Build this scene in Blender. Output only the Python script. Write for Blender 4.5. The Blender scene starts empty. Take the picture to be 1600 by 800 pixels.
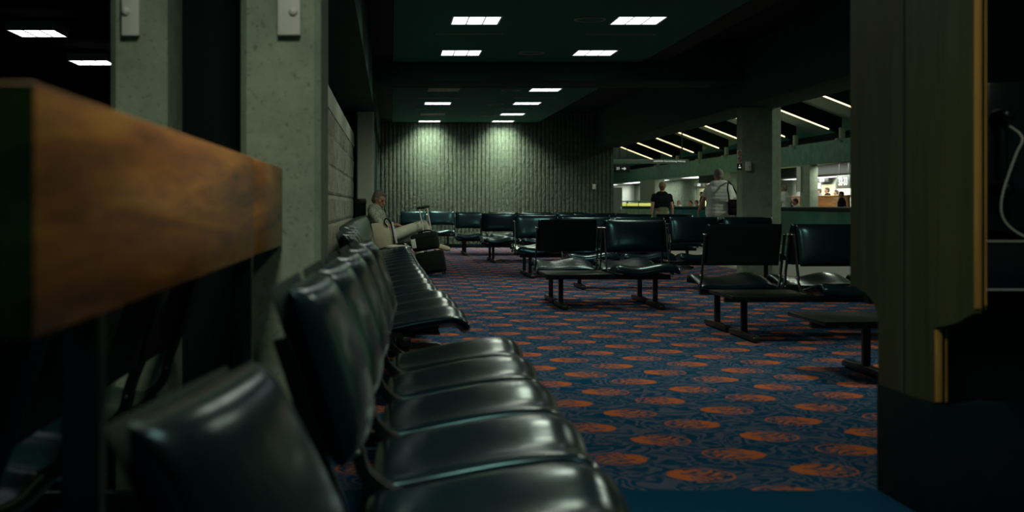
import bpy, bmesh, math, random
from mathutils import Vector, Matrix, noise as mnoise
random.seed(7)
PI = math.pi
SC = bpy.context.scene
COL = SC.collection

# ------------------------------------------------------------------ camera, world, exposure
H = 1.10            # eye height
cd = bpy.data.cameras.new('camera'); cam = bpy.data.objects.new('camera', cd); COL.objects.link(cam)
cam.location = (0, 0, H); cam.rotation_euler = (PI/2, 0, 0)
cd.sensor_width = 36; cd.lens = 45.0
cd.shift_x = (800-611)/1600; cd.shift_y = (320-400)/1600
cd.clip_end = 300; cd.clip_start = 0.05
cd.dof.use_dof = True; cd.dof.focus_distance = 15.0; cd.dof.aperture_fstop = 3.0
SC.camera = cam
w = bpy.data.worlds.new('world'); SC.world = w; w.use_nodes = True
WORLD_STRENGTH = 0.08
w.node_tree.nodes['Background'].inputs[0].default_value = (0.10, 0.62, 0.55, 1)
w.node_tree.nodes['Background'].inputs[1].default_value = WORLD_STRENGTH
SC.view_settings.view_transform = 'Standard'; SC.view_settings.look = 'None'
SC.view_settings.gamma = 1; SC.view_settings.use_curve_mapping = False
SC.view_settings.exposure = 0.0
LAMP_COL = (0.94, 1.0, 0.77)
W_TROFFER = 19.0      # watts of one ceiling troffer
W_WASH = 58.0         # the pair right by the end wall
W_GATE = 130.0
GLOW = 3.0
W_CONC = 75.0       # watts of one unseen fill lamp added over the concourse

# ------------------------------------------------------------------ node helpers
def new_mat(name):
    m = bpy.data.materials.new(name); m.use_nodes = True
    nt = m.node_tree; b = nt.nodes['Principled BSDF']
    return m, nt, b
class NB:
    def __init__(s, nt): s.nt = nt
    def n(s, t, **k):
        x = s.nt.nodes.new(t)
        for a, v in k.items(): setattr(x, a, v)
        return x
    def lk(s, a, b): s.nt.links.new(a, b)
    def setin(s, sock, v):
        if hasattr(v, 'is_output'): s.lk(v, sock)
        else: sock.default_value = v
    def m(s, op, a, b=0.0, c=0.0):
        x = s.n('ShaderNodeMath', operation=op)
        s.setin(x.inputs[0], a); s.setin(x.inputs[1], b); s.setin(x.inputs[2], c)
        return x.outputs[0]
    def mix(s, f, a, b):
        x = s.n('ShaderNodeMix', data_type='RGBA')
        s.setin(x.inputs[0], f)
        s.setin(x.inputs[6], a if hasattr(a, 'is_output') else (*a, 1))
        s.setin(x.inputs[7], b if hasattr(b, 'is_output') else (*b, 1))
        return x.outputs[2]
    def coord(s, which='Object'):
        return s.n('ShaderNodeTexCoord').outputs[which]
    def mapping(s, v, scale=(1,1,1), loc=(0,0,0)):
        x = s.n('ShaderNodeMapping'); s.lk(v, x.inputs[0])
        x.inputs['Scale'].default_value = scale; x.inputs['Location'].default_value = loc
        return x.outputs[0]
    def noise(s, v, scale, detail=4, rough=.55, dist=0.0):
        x = s.n('ShaderNodeTexNoise'); s.lk(v, x.inputs['Vector'])
        x.inputs['Scale'].default_value = scale; x.inputs['Detail'].default_value = detail
        x.inputs['Roughness'].default_value = rough; x.inputs['Distortion'].default_value = dist
        return x.outputs[0]
    def ramp(s, f, stops):
        x = s.n('ShaderNodeValToRGB'); s.lk(f, x.inputs[0])
        e = x.color_ramp.elements
        while len(e) < len(stops): e.new(0.5)
        for el, (p, c) in zip(e, stops):
            el.position = p; el.color = (*c, 1) if len(c) == 3 else c
        return x.outputs[0]
    def bump(s, h, strength, dist=0.01):
        x = s.n('ShaderNodeBump'); s.lk(h, x.inputs['Height'])
        x.inputs['Strength'].default_value = strength; x.inputs['Distance'].default_value = dist
        return x.outputs[0]

def plain(name, col, rough=.5, metal=0.0, coat=0.0, spec=.5, var=.12, vscale=9.0, bump=0.0, bscale=60):
    m, nt, b = new_mat(name); k = NB(nt)
    v = k.coord()
    f = k.noise(v, vscale, 3)
    c = k.ramp(f, [(.3, tuple(x*(1-var) for x in col)), (.7, tuple(min(1, x*(1+var)) for x in col))])
    k.lk(c, b.inputs['Base Color'])
    b.inputs['Roughness'].default_value = rough; b.inputs['Metallic'].default_value = metal
    b.inputs['Specular IOR Level'].default_value = spec
    b.inputs['Coat Weight'].default_value = coat; b.inputs['Coat Roughness'].default_value = .12
    if bump:
        k.lk(k.bump(k.noise(v, bscale, 4), bump, .004), b.inputs['Normal'])
    return m
def glow(name, col, s):
    m, nt, b = new_mat(name)
    b.inputs['Base Color'].default_value = (.8, .8, .8, 1)
    b.inputs['Emission Color'].default_value = (*col, 1); b.inputs['Emission Strength'].default_value = s
    return m
def concrete(name, c0, c1, scale=6, bump=.25, pits=True):
    m, nt, b = new_mat(name); k = NB(nt); v = k.coord()
    f = k.noise(v, scale, 6, .65)
    col = k.ramp(f, [(.3, c0), (.7, c1)])
    g = k.noise(v, 55, 3, .6)
    if pits:
        p = k.ramp(g, [(.30, (0.45,)*3), (.40, (1,)*3)])
        mm = k.n('ShaderNodeMix', data_type='RGBA', blend_type='MULTIPLY'); mm.inputs[0].default_value = .8
        k.lk(col, mm.inputs[6]); k.lk(p, mm.inputs[7]); col = mm.outputs[2]
    k.lk(col, b.inputs['Base Color']); b.inputs['Roughness'].default_value = .85
    b.inputs['Specular IOR Level'].default_value = .25
    h = k.m('ADD', k.noise(v, scale*3, 5), k.m('MULTIPLY', g, .5))
    k.lk(k.bump(h, bump, .01), b.inputs['Normal'])
    return m
def wood(name, dark, mid, light, axis='Y', rough=.3, coat=.4, scale=1.0, spec=.5):
    m, nt, b = new_mat(name); k = NB(nt)
    sc = {'X': (.25, 3, 3), 'Y': (3, .25, 3), 'Z': (3, 3, .25)}[axis]
    v = k.mapping(k.coord(), tuple(a*scale for a in sc))
    f = k.noise(v, 3.0, 6, .6, 1.2)
    fine = k.noise(k.mapping(k.coord(), tuple(a*scale*9 for a in sc)), 4.0, 3)
    f2 = k.m('ADD', k.m('MULTIPLY', f, .8), k.m('MULTIPLY', fine, .2))
    col = k.ramp(f2, [(.36, dark), (.5, mid), (.64, light)])
    k.lk(col, b.inputs['Base Color']); b.inputs['Roughness'].default_value = rough
    b.inputs['Coat Weight'].default_value = coat; b.inputs['Coat Roughness'].default_value = .3
    b.inputs['Specular IOR Level'].default_value = spec
    k.lk(k.bump(fine, .08, .003), b.inputs['Normal'])
    return m
def vinyl():
    m, nt, b = new_mat('black_vinyl'); k = NB(nt); v = k.coord()
    col = k.ramp(k.noise(v, 3, 3), [(.3, (.002, .009, .012)), (.7, (.004, .015, .019))])
    k.lk(col, b.inputs['Base Color'])
    r = k.ramp(k.noise(v, 7, 4), [(.3, (.17,)*3), (.7, (.25,)*3)])
    k.lk(r, b.inputs['Roughness'])
    b.inputs['Specular IOR Level'].default_value = .26
    b.inputs['Specular Tint'].default_value = (.34, .92, 1.0, 1)
    b.inputs['Coat Weight'].default_value = .15; b.inputs['Coat Roughness'].default_value = .42; b.inputs['Coat Tint'].default_value = (.62, 1, 1, 1)
    wr = k.noise(k.mapping(v, (7, 2, 1.6)), 1.5, 1, .5, .5)
    k.lk(k.bump(wr, .05, .03), b.inputs['Normal'])
    return m
def carpet():
    m, nt, b = new_mat('leaf_carpet'); k = NB(nt)
    sx = k.n('ShaderNodeSeparateXYZ'); k.lk(k.coord(), sx.inputs[0])
    X, Y = sx.outputs[0], sx.outputs[1]
    DX, DY, SH = .268, .772, .437
    gx = k.m('DIVIDE', k.m('SUBTRACT', X, 1.2525), DX)
    i = k.m('FLOOR', k.m('ADD', gx, .5))
    par = k.m('ABSOLUTE', k.m('MODULO', i, 2.0))
    sgn = k.m('SUBTRACT', k.m('MULTIPLY', par, 2.0), 1.0)       # -1 on even columns, +1 on odd ones
    def cell(io):
        """local leaf coordinates around the lattice point of column i+io"""
        ii = k.m('ADD', i, io)
        u = k.m('MULTIPLY', k.m('SUBTRACT', gx, ii), DX)
        yy = k.m('DIVIDE', k.m('SUBTRACT', k.m('SUBTRACT', Y, 5.21), k.m('MULTIPLY', ii, SH)), DY)
        vv = k.m('MULTIPLY', k.m('SUBTRACT', yy, k.m('FLOOR', k.m('ADD', yy, .5))), DY)
        return u, vv
    disc_all = None; ring_all = None
    nz = k.noise(k.coord(), 24, 2, .5)
    for io in (-1.0, 0.0, 1.0):
        u, vv = cell(io)
        s = sgn if io == 0.0 else k.m('MULTIPLY', sgn, -1.0)
        u = k.m('MULTIPLY', u, s); vv = k.m('MULTIPLY', vv, s)
        r = k.m('SQRT', k.m('ADD', k.m('MULTIPLY', u, u), k.m('MULTIPLY', k.m('MULTIPLY', vv, vv), 1.15)))
        # leaf: centre shifted, edge lobed on one side, dark midrib and side veins
        a = k.m('ARCTAN2', vv, k.m('ADD', u, .05))
        lob = k.m('MULTIPLY', k.m('SINE', k.m('ADD', k.m('MULTIPLY', a, 9.0), k.m('MULTIPLY', r, 40.0))), .5)
        side = k.m('SMOOTH_MIN', k.m('MAXIMUM', k.m('MULTIPLY', k.m('SUBTRACT', .06, u), 5.0), 0.0), 1.0, .2)
        edge = k.m('ADD', .128, k.m('MULTIPLY', lob, k.m('MULTIPLY', side, .075)))
        edge = k.m('ADD', edge, k.m('MULTIPLY', k.m('SUBTRACT', nz, .5), .05))
        leaf = k.m('LESS_THAN', k.m('ADD', r, k.m('MULTIPLY', side, .028)), edge)
        cv = k.m('ADD', vv, k.m('MULTIPLY', k.m('SINE', k.m('MULTIPLY', u, 30.0)), .028))
        acv = k.m('ABSOLUTE', cv)
        mid = k.m('MULTIPLY', k.m('LESS_THAN', acv, .0115), k.m('LESS_THAN', u, .07))
        ph = k.m('ADD', k.m('MULTIPLY', k.m('ADD', u, k.m('MULTIPLY', acv, .9)), 105.0), k.m('MULTIPLY', nz, 6.0))
        vein = k.m('MULTIPLY', k.m('GREATER_THAN', k.m('SINE', ph), .15), k.m('MULTIPLY', k.m('LESS_THAN', u, .045), k.m('GREATER_THAN', acv, .02)))
        leaf = k.m('MULTIPLY', leaf, k.m('SUBTRACT', 1.0, k.m('MAXIMUM', mid, vein)))
        rg = k.m('MULTIPLY', k.m('LESS_THAN', k.m('ABSOLUTE', k.m('SUBTRACT', r, .142)), .0055), k.m('LESS_THAN', u, .04))
        disc_all = leaf if disc_all is None else k.m('MAXIMUM', disc_all, leaf)
        ring_all = rg if ring_all is None else k.m('MAXIMUM', ring_all, rg)
    # hatched swirls between the leaves
    swn = k.noise(k.mapping(k.coord(), (1, 1, 0)), 5.5, 1.0, .5, .8)
    sw = k.m('GREATER_THAN', k.m('SINE', k.m('MULTIPLY', swn, 46.0)), .05)
    hatch = k.m('GREATER_THAN', k.m('SINE', k.m('ADD', k.m('MULTIPLY', X, 330.0), k.m('MULTIPLY', Y, 560.0))), -.15)
    hatch2 = k.m('MULTIPLY', sw, hatch)
    fib = k.noise(k.coord(), 420, 2)
    base = k.ramp(fib, [(.3, (.003, .033, .072)), (.7, (.009, .058, .116))])
    sw_c = k.ramp(fib, [(.3, (.080, .082, .118)), (.7, (.150, .148, .200))])
    org = k.ramp(fib, [(.3, (.32, .085, .028)), (.7, (.50, .14, .052))])
    c = k.mix(hatch2, base, sw_c)
    c = k.mix(k.m('MULTIPLY', ring_all, .85), c, org)
    c = k.mix(disc_all, c, org)
    # plain navy border in front of the first leaves
    bord = k.m('LESS_THAN', Y, 4.93)
    c = k.mix(bord, c, base)
    k.lk(c, b.inputs['Base Color']); b.inputs['Roughness'].default_value = .95
    b.inputs['Specular IOR Level'].default_value = .0
    b.inputs['Sheen Weight'].default_value = 0
    k.lk(k.bump(fib, .3, .004), b.inputs['Normal'])
    return m
def blockwall():
    m, nt, b = new_mat('rough_block'); k = NB(nt); v = k.coord()
    sx = k.n('ShaderNodeSeparateXYZ'); k.lk(v, sx.inputs[0])
    yy, zz = sx.outputs[1], sx.outputs[2]
    row = k.m('DIVIDE', zz, .30)
    fr = k.m('FRACT', row)
    j1 = k.m('LESS_THAN', fr, .045)
    off = k.m('MULTIPLY', k.m('MODULO', k.m('FLOOR', row), 2.0), .5)
    fy = k.m('FRACT', k.m('ADD', k.m('DIVIDE', yy, 1.6), off))
    j2 = k.m('LESS_THAN', fy, .008)
    j = k.m('MAXIMUM', j1, j2)
    n = k.noise(v, 22, 6, .7)
    col = k.ramp(k.noise(v, 5, 6, .7), [(.3, (.17, .185, .14)), (.7, (.36, .375, .285))])
    col = k.mix(k.m('MULTIPLY', j, .6), col, (.05, .055, .045))
    k.lk(col, b.inputs['Base Color']); b.inputs['Roughness'].default_value = .95
    h = k.m('SUBTRACT', n, k.m('MULTIPLY', j, 1.2))
    k.lk(k.bump(h, 1.0, .035), b.inputs['Normal'])
    return m
def splitface():
    m, nt, b = new_mat('split_face_concrete'); k = NB(nt); v = k.coord()
    sx = k.n('ShaderNodeSeparateXYZ'); k.lk(v, sx.inputs[0])
    fr = k.m('FRACT', k.m('DIVIDE', sx.outputs[2], .206))
    j = k.m('LESS_THAN', fr, .06)
    col = k.ramp(k.noise(v, 11, 6, .75), [(.3, (.046, .074, .054)), (.7, (.136, .182, .134))])
    col = k.mix(k.m('MULTIPLY', j, .35), col, (.05, .07, .05))
    k.lk(col, b.inputs['Base Color']); b.inputs['Roughness'].default_value = .95
    h = k.m('SUBTRACT', k.noise(v, 38, 5, .75), k.m('MULTIPLY', j, .5))
    k.lk(k.bump(h, 1.0, .035), b.inputs['Normal'])
    return m
def patterned(name, c0, c1, scale, rough=.8):
    m, nt, b = new_mat(name); k = NB(nt); v = k.coord()
    f = k.noise(v, scale, 2, .5, 1.5)
    k.lk(k.ramp(f, [(.44, c0), (.54, c1)]), b.inputs['Base Color'])
    b.inputs['Roughness'].default_value = rough
    k.lk(k.bump(k.noise(v, 14, 3), .3, .02), b.inputs['Normal'])
    return m
def glass_panel(name, col, alpha):
    m, nt, b = new_mat(name); k = NB(nt)
    v = k.coord()
    k.lk(k.ramp(k.noise(k.mapping(v, (1, .35, 1)), 1.2, 2), [(.35, tuple(c*.6 for c in col)), (.65, col)]), b.inputs['Base Color'])
    b.inputs['Roughness'].default_value = .12; b.inputs['Alpha'].default_value = alpha
    return m

M = dict(
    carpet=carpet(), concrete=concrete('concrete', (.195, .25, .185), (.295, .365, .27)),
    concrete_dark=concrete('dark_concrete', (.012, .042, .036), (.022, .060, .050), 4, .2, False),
    concrete_band=concrete('board_marked_concrete', (.10, .205, .155), (.18, .33, .25), 3, .3, False),
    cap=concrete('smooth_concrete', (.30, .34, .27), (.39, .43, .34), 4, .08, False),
    pale=concrete('brightened_concrete', (.58, .66, .52), (.70, .78, .62), 4, .1, False),  # concrete lightened to make up for missing light on pier and concourse ceiling
    block=blockwall(), split=splitface(),
    ceil=plain('ceiling_tile', (.008, .14, .112), .9, var=.05, vscale=2, bump=.1),
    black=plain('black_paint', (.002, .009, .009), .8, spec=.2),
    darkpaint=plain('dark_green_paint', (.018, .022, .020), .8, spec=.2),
    floor2=plain('terrazzo', (.10, .11, .10), .4, var=.25, vscale=40),
    vinyl=vinyl(),
    metal=plain('black_enamel', (.010, .012, .012), .38, var=.1),
    tabletop=plain('black_laminate', (.004, .007, .007), .35, spec=.3, var=.1),
    chrome=plain('chrome', (.48, .48, .46), .28, metal=1.0, var=.03),
    steel=plain('brushed_steel', (.80, .80, .76), .45, metal=.5, var=.03),
    alum=plain('aluminium', (.62, .63, .60), .3, metal=1.0, var=.05),
    bar=wood('varnished_koa', (.10, .030, .003), (.39, .130, .012), (.66, .275, .032), 'Y', .45, .22, .8),
    lit_edgewood=wood('lit_edge_wood', (.30, .15, .035), (.44, .23, .055), (.55, .30, .08), 'Z', .45, .1, .9, .3),  # brighter orange: light on the kiosk's front edges put into the colour
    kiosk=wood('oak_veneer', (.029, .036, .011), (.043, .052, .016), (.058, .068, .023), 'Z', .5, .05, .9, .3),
    counter=wood('koa_counter', (.16, .05, .012), (.36, .13, .03), (.55, .22, .06), 'Y', .35, .3),
    plinth=plain('navy_carpet', (.003, .011, .014), .95, spec=.1, bump=.3, bscale=300),
    lamp=glow('lamp_diffuser', (.96, .95, 1.0), GLOW),
    lampoff=plain('unlit_diffuser', (.33, .35, .30), .4, var=.05),
    louvre=plain('lamp_louvre', (.55, .56, .55), .35, var=.03),
    strip=glow('warm_strip', (1.0, .78, .42), 2.8),
    white=plain('white_plastic', (.62, .63, .58), .5, var=.03),
    gatewall=plain('gate_wall', (.60, .64, .55), .8, var=.05, vscale=2),
    gategrey=plain('gate_grey', (.34, .38, .34), .8, var=.06, vscale=2),
    door=plain('pale_yellow_door', (.66, .66, .36), .6, var=.04),
    green_glass=glass_panel('green_glass', (.16, .40, .28), .80),
    yellow=glow('yellow_lit_panel', (.80, .86, .08), .62),
    rail=plain('black_rubber', (.015, .018, .017), .55),
    signdark=plain('sign_dark', (.014, .020, .018), .5),
    signgreen=plain('sign_green_grey', (.22, .32, .26), .5, var=.05),
    signmid=plain('sign_mid_grey', (.055, .070, .062), .5, var=.05),
    signtext=glow('sign_letter', (.80, .85, .80), .55),
    exitred=glow('red_lit_sign', (1.0, .16, .06), 1.0),
    red=plain('red_print', (.45, .07, .05), .6),
    white2=plain('white_board', (.72, .74, .68), .6, var=.03),
    skin=plain('skin', (.40, .205, .125), .5, var=.10, vscale=14),
    skin2=plain('skin_pale', (.46, .27, .18), .5, var=.1, vscale=14),
    greyhair=plain('grey_hair', (.17, .155, .125), .7, var=.35, vscale=60, bump=.6, bscale=110),
    brownhair=plain('brown_hair', (.17, .10, .05), .6, var=.35, vscale=50, bump=.6, bscale=110),
    darkhair=plain('dark_hair', (.018, .014, .012), .5, var=.3, vscale=50, bump=.5, bscale=110),
    shirt=patterned('green_print_cloth', (.20, .24, .18), (.42, .46, .36), 26),
    polo=patterned('grey_white_cloth', (.50, .53, .51), (.58, .61, .58), 5),
    blackcloth=plain('black_cloth', (.005, .007, .009), .95, spec=.15),
    khaki=plain('pale_khaki_cloth', (.66, .68, .54), .9, bump=.4, bscale=18),
    olive=plain('olive_cloth', (.15, .16, .085), .9, bump=.4, bscale=18),
    canvas=plain('beige_canvas', (.50, .48, .33), .9, bump=.4, bscale=22),
    shoe=plain('cream_leather', (.58, .55, .36), .6),
    blueshirt=plain('blue_cloth', (.10, .13, .25), .9),
    whitecloth=plain('white_cloth', (.62, .64, .62), .9),
    brownshoe=plain('dark_shoe', (.02, .018, .015), .5),
    eye=plain('eye_dark', (.012, .010, .009), .3),
    lips=plain('lip_colour', (.26, .10, .07), .5),
    bagblack=plain('black_nylon', (.004, .006, .007), .8, spec=.25),
    paper=plain('newsprint', (.66, .67, .60), .8, var=.25, vscale=40),
    cord=plain('armoured_cord', (.74, .72, .62), .4, var=.05),
    phoneblack=plain('phone_black', (.010, .011, .012), .3),
    shade_glass=plain('dark_glass', (.004, .006, .007), .12, spec=.6),
)

# ------------------------------------------------------------------ mesh helpers
def sharp(bm, ang=38):
    a = math.radians(ang)
    for f in bm.faces: f.smooth = True
    for e in bm.edges:
        if len(e.link_faces) == 2:
            try: e.smooth = e.calc_face_angle() < a
            except ValueError: e.smooth = True
def mesh(name, bm, mat, smooth=True):
    bmesh.ops.recalc_face_normals(bm, faces=bm.faces)
    if smooth: sharp(bm)
    me = bpy.data.meshes.new(name); bm.to_mesh(me); bm.free()
    for x in (mat if isinstance(mat, (list, tuple)) else [mat]): me.materials.append(M[x] if isinstance(x, str) else x)
    return me
def obj(name, me, parent=None, loc=(0,0,0), rot=(0,0,0)):
    o = bpy.data.objects.new(name, me); COL.objects.link(o)
    o.location = loc; o.rotation_euler = rot
    if parent: o.parent = parent
    return o
def tag(o, label, cat, group=None, kind=None):
    o['label'] = label; o['category'] = cat
    if group: o['group'] = group
    if kind: o['kind'] = kind
    return o
def thing(name, label, cat, loc=(0,0,0), rz=0, group=None, rot=None):
    o = bpy.data.objects.new(name, None); COL.objects.link(o)
    o.location = loc; o.rotation_euler = rot or (0, 0, rz)
    return tag(o, label, cat, group)
def struct(name, me, label, cat, loc=(0,0,0), rot=(0,0,0)):
    return tag(obj(name, me, None, loc, rot), label, cat, kind='structure')
def box(bm, lo, hi, bev=0.0, seg=2):
    vs = [bm.verts.new((x, y, z)) for z in (lo[2], hi[2]) for y in (lo[1], hi[1]) for x in (lo[0], hi[0])]
    idx = [(0,1,3,2), (4,6,7,5), (0,4,5,1), (2,3,7,6), (0,2,6,4), (1,5,7,3)]
    fs = [bm.faces.new([vs[i] for i in f]) for f in idx]
    if bev:
        es = {e for f in fs for e in f.edges}
        bmesh.ops.bevel(bm, geom=list(es), offset=bev, segments=seg, affect='EDGES', profile=.5)
    return fs
def prism(bm, poly, axis, a, b, bev=0.0):
    """poly of 2-tuples extruded along axis ('x': poly is (y,z); 'y': (x,z); 'z': (x,y))"""
    def P(p, t): return {'x': (t, p[0], p[1]), 'y': (p[0], t, p[1]), 'z': (p[0], p[1], t)}[axis]
    v0 = [bm.verts.new(P(p, a)) for p in poly]; v1 = [bm.verts.new(P(p, b)) for p in poly]
    n = len(poly); fs = [bm.faces.new(v0), bm.faces.new(list(reversed(v1)))]
    for i in range(n): fs.append(bm.faces.new((v0[i], v1[i], v1[(i+1) % n], v0[(i+1) % n])))
    if bev:
        bmesh.ops.bevel(bm, geom=list({e for f in fs for e in f.edges}), offset=bev, segments=2, affect='EDGES', profile=.5)
def frame_of(d):
    d = d.normalized(); up = Vector((0,0,1)) if abs(d.z) < .95 else Vector((1,0,0))
    x = d.cross(up).normalized(); y = x.cross(d).normalized()
    return x, y
def limb(bm, p0, p1, r0, r1, n=14, cap0=True, cap1=True, sq=(1,1)):
    """tapered tube with round (True) or flat (False) ends"""
    p0, p1 = Vector(p0), Vector(p1); d = (p1-p0)
    if d.length < 1e-6: return
    dn = d.normalized(); x, y = frame_of(d)
    rings = []
    if cap0: rings += [(p0 - dn*r0*math.sin(a), r0*math.cos(a)) for a in (1.3, .9, .45)]
    rings += [(p0, r0), (p1, r1)]
    if cap1: rings += [(p1 + dn*r1*math.sin(a), r1*math.cos(a)) for a in (.45, .9, 1.3)]
    loops = []
    for c, r in rings:
        loops.append([bm.verts.new(c + x*(math.cos(2*PI*i/n)*r*sq[0]) + y*(math.sin(2*PI*i/n)*r*sq[1])) for i in range(n)])
    for a, b in zip(loops, loops[1:]):
        for i in range(n): bm.faces.new((a[i], a[(i+1) % n], b[(i+1) % n], b[i]))
    bm.faces.new(loops[0]); bm.faces.new(list(reversed(loops[-1])))
def tube(bm, pts, r, n=10):
    pts = [Vector(p) for p in pts]; loops = []
    px = None
    for i, p in enumerate(pts):
        d = (pts[min(i+1, len(pts)-1)] - pts[max(i-1, 0)]).normalized()
        if px is None: x, y = frame_of(d)
        else:
            x = (px - d*px.dot(d)).normalized(); y = d.cross(x)
        px = x
        rr = r[i] if isinstance(r, (list, tuple)) else r
        loops.append([bm.verts.new(p + x*(math.cos(2*PI*k/n)*rr) + y*(math.sin(2*PI*k/n)*rr)) for k in range(n)])
    for a, b in zip(loops, loops[1:]):
        for k in range(n): bm.faces.new((a[k], a[(k+1) % n], b[(k+1) % n], b[k]))
    bm.faces.new(loops[0]); bm.faces.new(list(reversed(loops[-1])))
def ball(bm, c, r, rot=None, u=18, v=12):
    mat = Matrix.Translation(Vector(c)) @ (rot.to_4x4() if rot else Matrix.Identity(4)) @ Matrix.Diagonal((*r, 1))
    bmesh.ops.create_uvsphere(bm, u_segments=u, v_segments=v, radius=1, matrix=mat)
def catmull(pts, n):
    pts = [Vector(p) for p in pts]; out = []
    P = [2*pts[0]-pts[1]] + pts + [2*pts[-1]-pts[-2]]
    seg = len(pts)-1
    for i in range(n):
        t = i/(n-1)*seg; s = min(int(t), seg-1); f = t-s
        a, b, c, d = P[s:s+4]
        out.append(.5*((2*b) + (c-a)*f + (2*a-5*b+4*c-d)*f*f + (3*b-a-3*c+d)*f**3))
    return out
def pad(center, width, thick, wave=None, nx=25, nt=30, bulge=0.0, taper=0.0, pinch=8):
    """an upholstered pad: 'center' is its centre line as (forward, z); forward is -y"""
    bm = bmesh.new()
    C = catmull([(-v, 0, z) for v, z in center], nt)     # x = -forward for now
    C = [Vector((c.x, c.z)) for c in C]                  # (y, z)
    Nn = []
    for i in range(nt):
        d = (C[min(i+1, nt-1)] - C[max(i-1, 0)]).normalized(); Nn.append(Vector((-d.y, d.x)))
    rows = []
    for side in (1, -1):
        g = []
        for i in range(nt):
            t = i/(nt-1); h = thick/2*math.sqrt(max(0, 1-abs(2*t-1)**pinch))
            line = []
            for j in range(nx):
                u = -math.cos(PI*j/(nx-1)); u = math.copysign(abs(u)**.8, u)
                k = math.sqrt(max(0, 1-abs(u)**pinch))
                extra = bulge*(1-u*u)*(1-(2*t-1)**2) if side == 1 else 0
                off = Nn[i]*(side*h*k + extra)
                wd = width/2*(1-taper*abs(2*t-1)**6)
                dz = wave(u, t) if wave else 0
                line.append(bm.verts.new((u*wd, C[i].x+off.x, C[i].y+off.y+dz)))
            g.append(line)
        for i in range(nt-1):
            for j in range(nx-1):
                q = (g[i][j], g[i][j+1], g[i+1][j+1], g[i+1][j])
                bm.faces.new(q if side == 1 else tuple(reversed(q)))
        rows.append(g)
    bmesh.ops.remove_doubles(bm, verts=bm.verts, dist=2e-4)
    return bm
def text_obj(name, body, size, mat, parent, loc, rot, extrude=.002, align='CENTER'):
    c = bpy.data.curves.new(name, 'FONT'); c.body = body; c.size = size; c.extrude = extrude
    c.align_x = align; c.align_y = 'CENTER'; c.materials.append(M[mat])
    tmp = bpy.data.objects.new(name, c); COL.objects.link(tmp)
    bpy.context.view_layer.update()
    me = bpy.data.meshes.new_from_object(tmp.evaluated_get(bpy.context.evaluated_depsgraph_get()))
    bpy.data.objects.remove(tmp)
    if not me.materials: me.materials.append(M[mat])
    return obj(name, me, parent, loc, rot)
def slab(name, lo, hi, mat, label, cat, bev=.006):
    bm = bmesh.new(); box(bm, lo, hi, bev)
    return struct(name, mesh(name, bm, mat), label, cat)
def part(name, fn, mat, parent, loc=(0,0,0), rot=(0,0,0), smooth=True):
    bm = bmesh.new(); r = fn(bm)
    return obj(name, mesh(name, bm, mat, smooth), parent, loc, rot)

# ------------------------------------------------------------------ the room
CEIL = 3.22
bm = bmesh.new(); box(bm, (-8, -4, -.1), (5.9, 33.2, 0))
struct('floor', mesh('floor', bm, 'carpet'), 'navy carpet with rows of orange leaf medallions', 'carpeted floor')
bm = bmesh.new(); box(bm, (5.9, -4, -.1), (26, 135, -.002)); box(bm, (-8, 33.2, -.1), (5.9, 135, -.004))
struct('floor_concourse', mesh('floor_concourse', bm, 'floor2'), 'grey concourse floor beyond the seating', 'concourse floor')

TX, TY = .285, .32                                     # half sizes of a ceiling troffer
GRID_Y = [8.55, 11.62, 14.72, 17.85, 23.6, 26.75, 29.96, 32.48]
COLS_X = (.975, 2.84)
def ceiling_panel(name, x0, x1, y0, y1, holes, label):
    xs = sorted({x0, x1} | {v for (cx, cy, hx, hy) in holes for v in (cx-hx, cx+hx)})
    ys = sorted({y0, y1} | {v for (cx, cy, hx, hy) in holes for v in (cy-hy, cy+hy)})
    bm = bmesh.new()
    for a, b in zip(xs, xs[1:]):
        for c, d in zip(ys, ys[1:]):
            mx, my = (a+b)/2, (c+d)/2
            if any(abs(mx-cx) < hx and abs(my-cy) < hy for (cx, cy, hx, hy) in holes): continue
            box(bm, (a, c, CEIL), (b, d, CEIL+.05))
    return struct(name, mesh(name, bm, 'ceil', False), label, 'ceiling')
slots = [(.97, 15.85), (2.86, 15.9), (.95, 25.4), (.95, 28.3), (2.84, 25.3), (2.84, 28.3)]
holes_near = [(x, y, TX, TY) for y in GRID_Y[:4] for x in COLS_X]
holes_far = [(x, y, TX, TY if y < 32 else .30) for y in GRID_Y[4:] for x in COLS_X]
ceiling_panel('ceiling', .03, 3.72, -4, 19.0, holes_near, 'dark acoustic tile ceiling in front of the cross beam')
ceiling_panel('ceiling', .03, 3.78, 20.2, 32.9, holes_far, 'acoustic tile ceiling between the cross beam and the end wall')
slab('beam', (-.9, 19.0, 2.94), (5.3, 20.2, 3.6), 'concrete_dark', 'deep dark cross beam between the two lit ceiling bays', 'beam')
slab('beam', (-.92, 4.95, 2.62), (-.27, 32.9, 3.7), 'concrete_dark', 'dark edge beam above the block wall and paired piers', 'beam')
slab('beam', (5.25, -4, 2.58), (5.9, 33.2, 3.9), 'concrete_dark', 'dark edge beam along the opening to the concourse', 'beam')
slab('ceiling_edge', (-.27, 4.95, CEIL+.02), (.03, 32.9, CEIL+.1), 'darkpaint', 'dark ceiling margin between the edge beam and the tiles', 'ceiling')
slab('ceiling_edge', (3.78, 20.2, CEIL+.25), (5.25, 32.9, CEIL+.35), 'black', 'black ceiling recess over the far chair rows', 'ceiling')
slab('ceiling_edge', (4.09, -4, CEIL+.25), (5.25, 19.0, CEIL+.35), 'black', 'black ceiling recess over the near chair rows', 'ceiling')
slab('trim_1', (3.72, -4, CEIL-.005), (4.09, 12.5, CEIL+.06), 'cap', 'plain concrete soffit strip beside the near tile ceiling', 'soffit')
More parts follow.
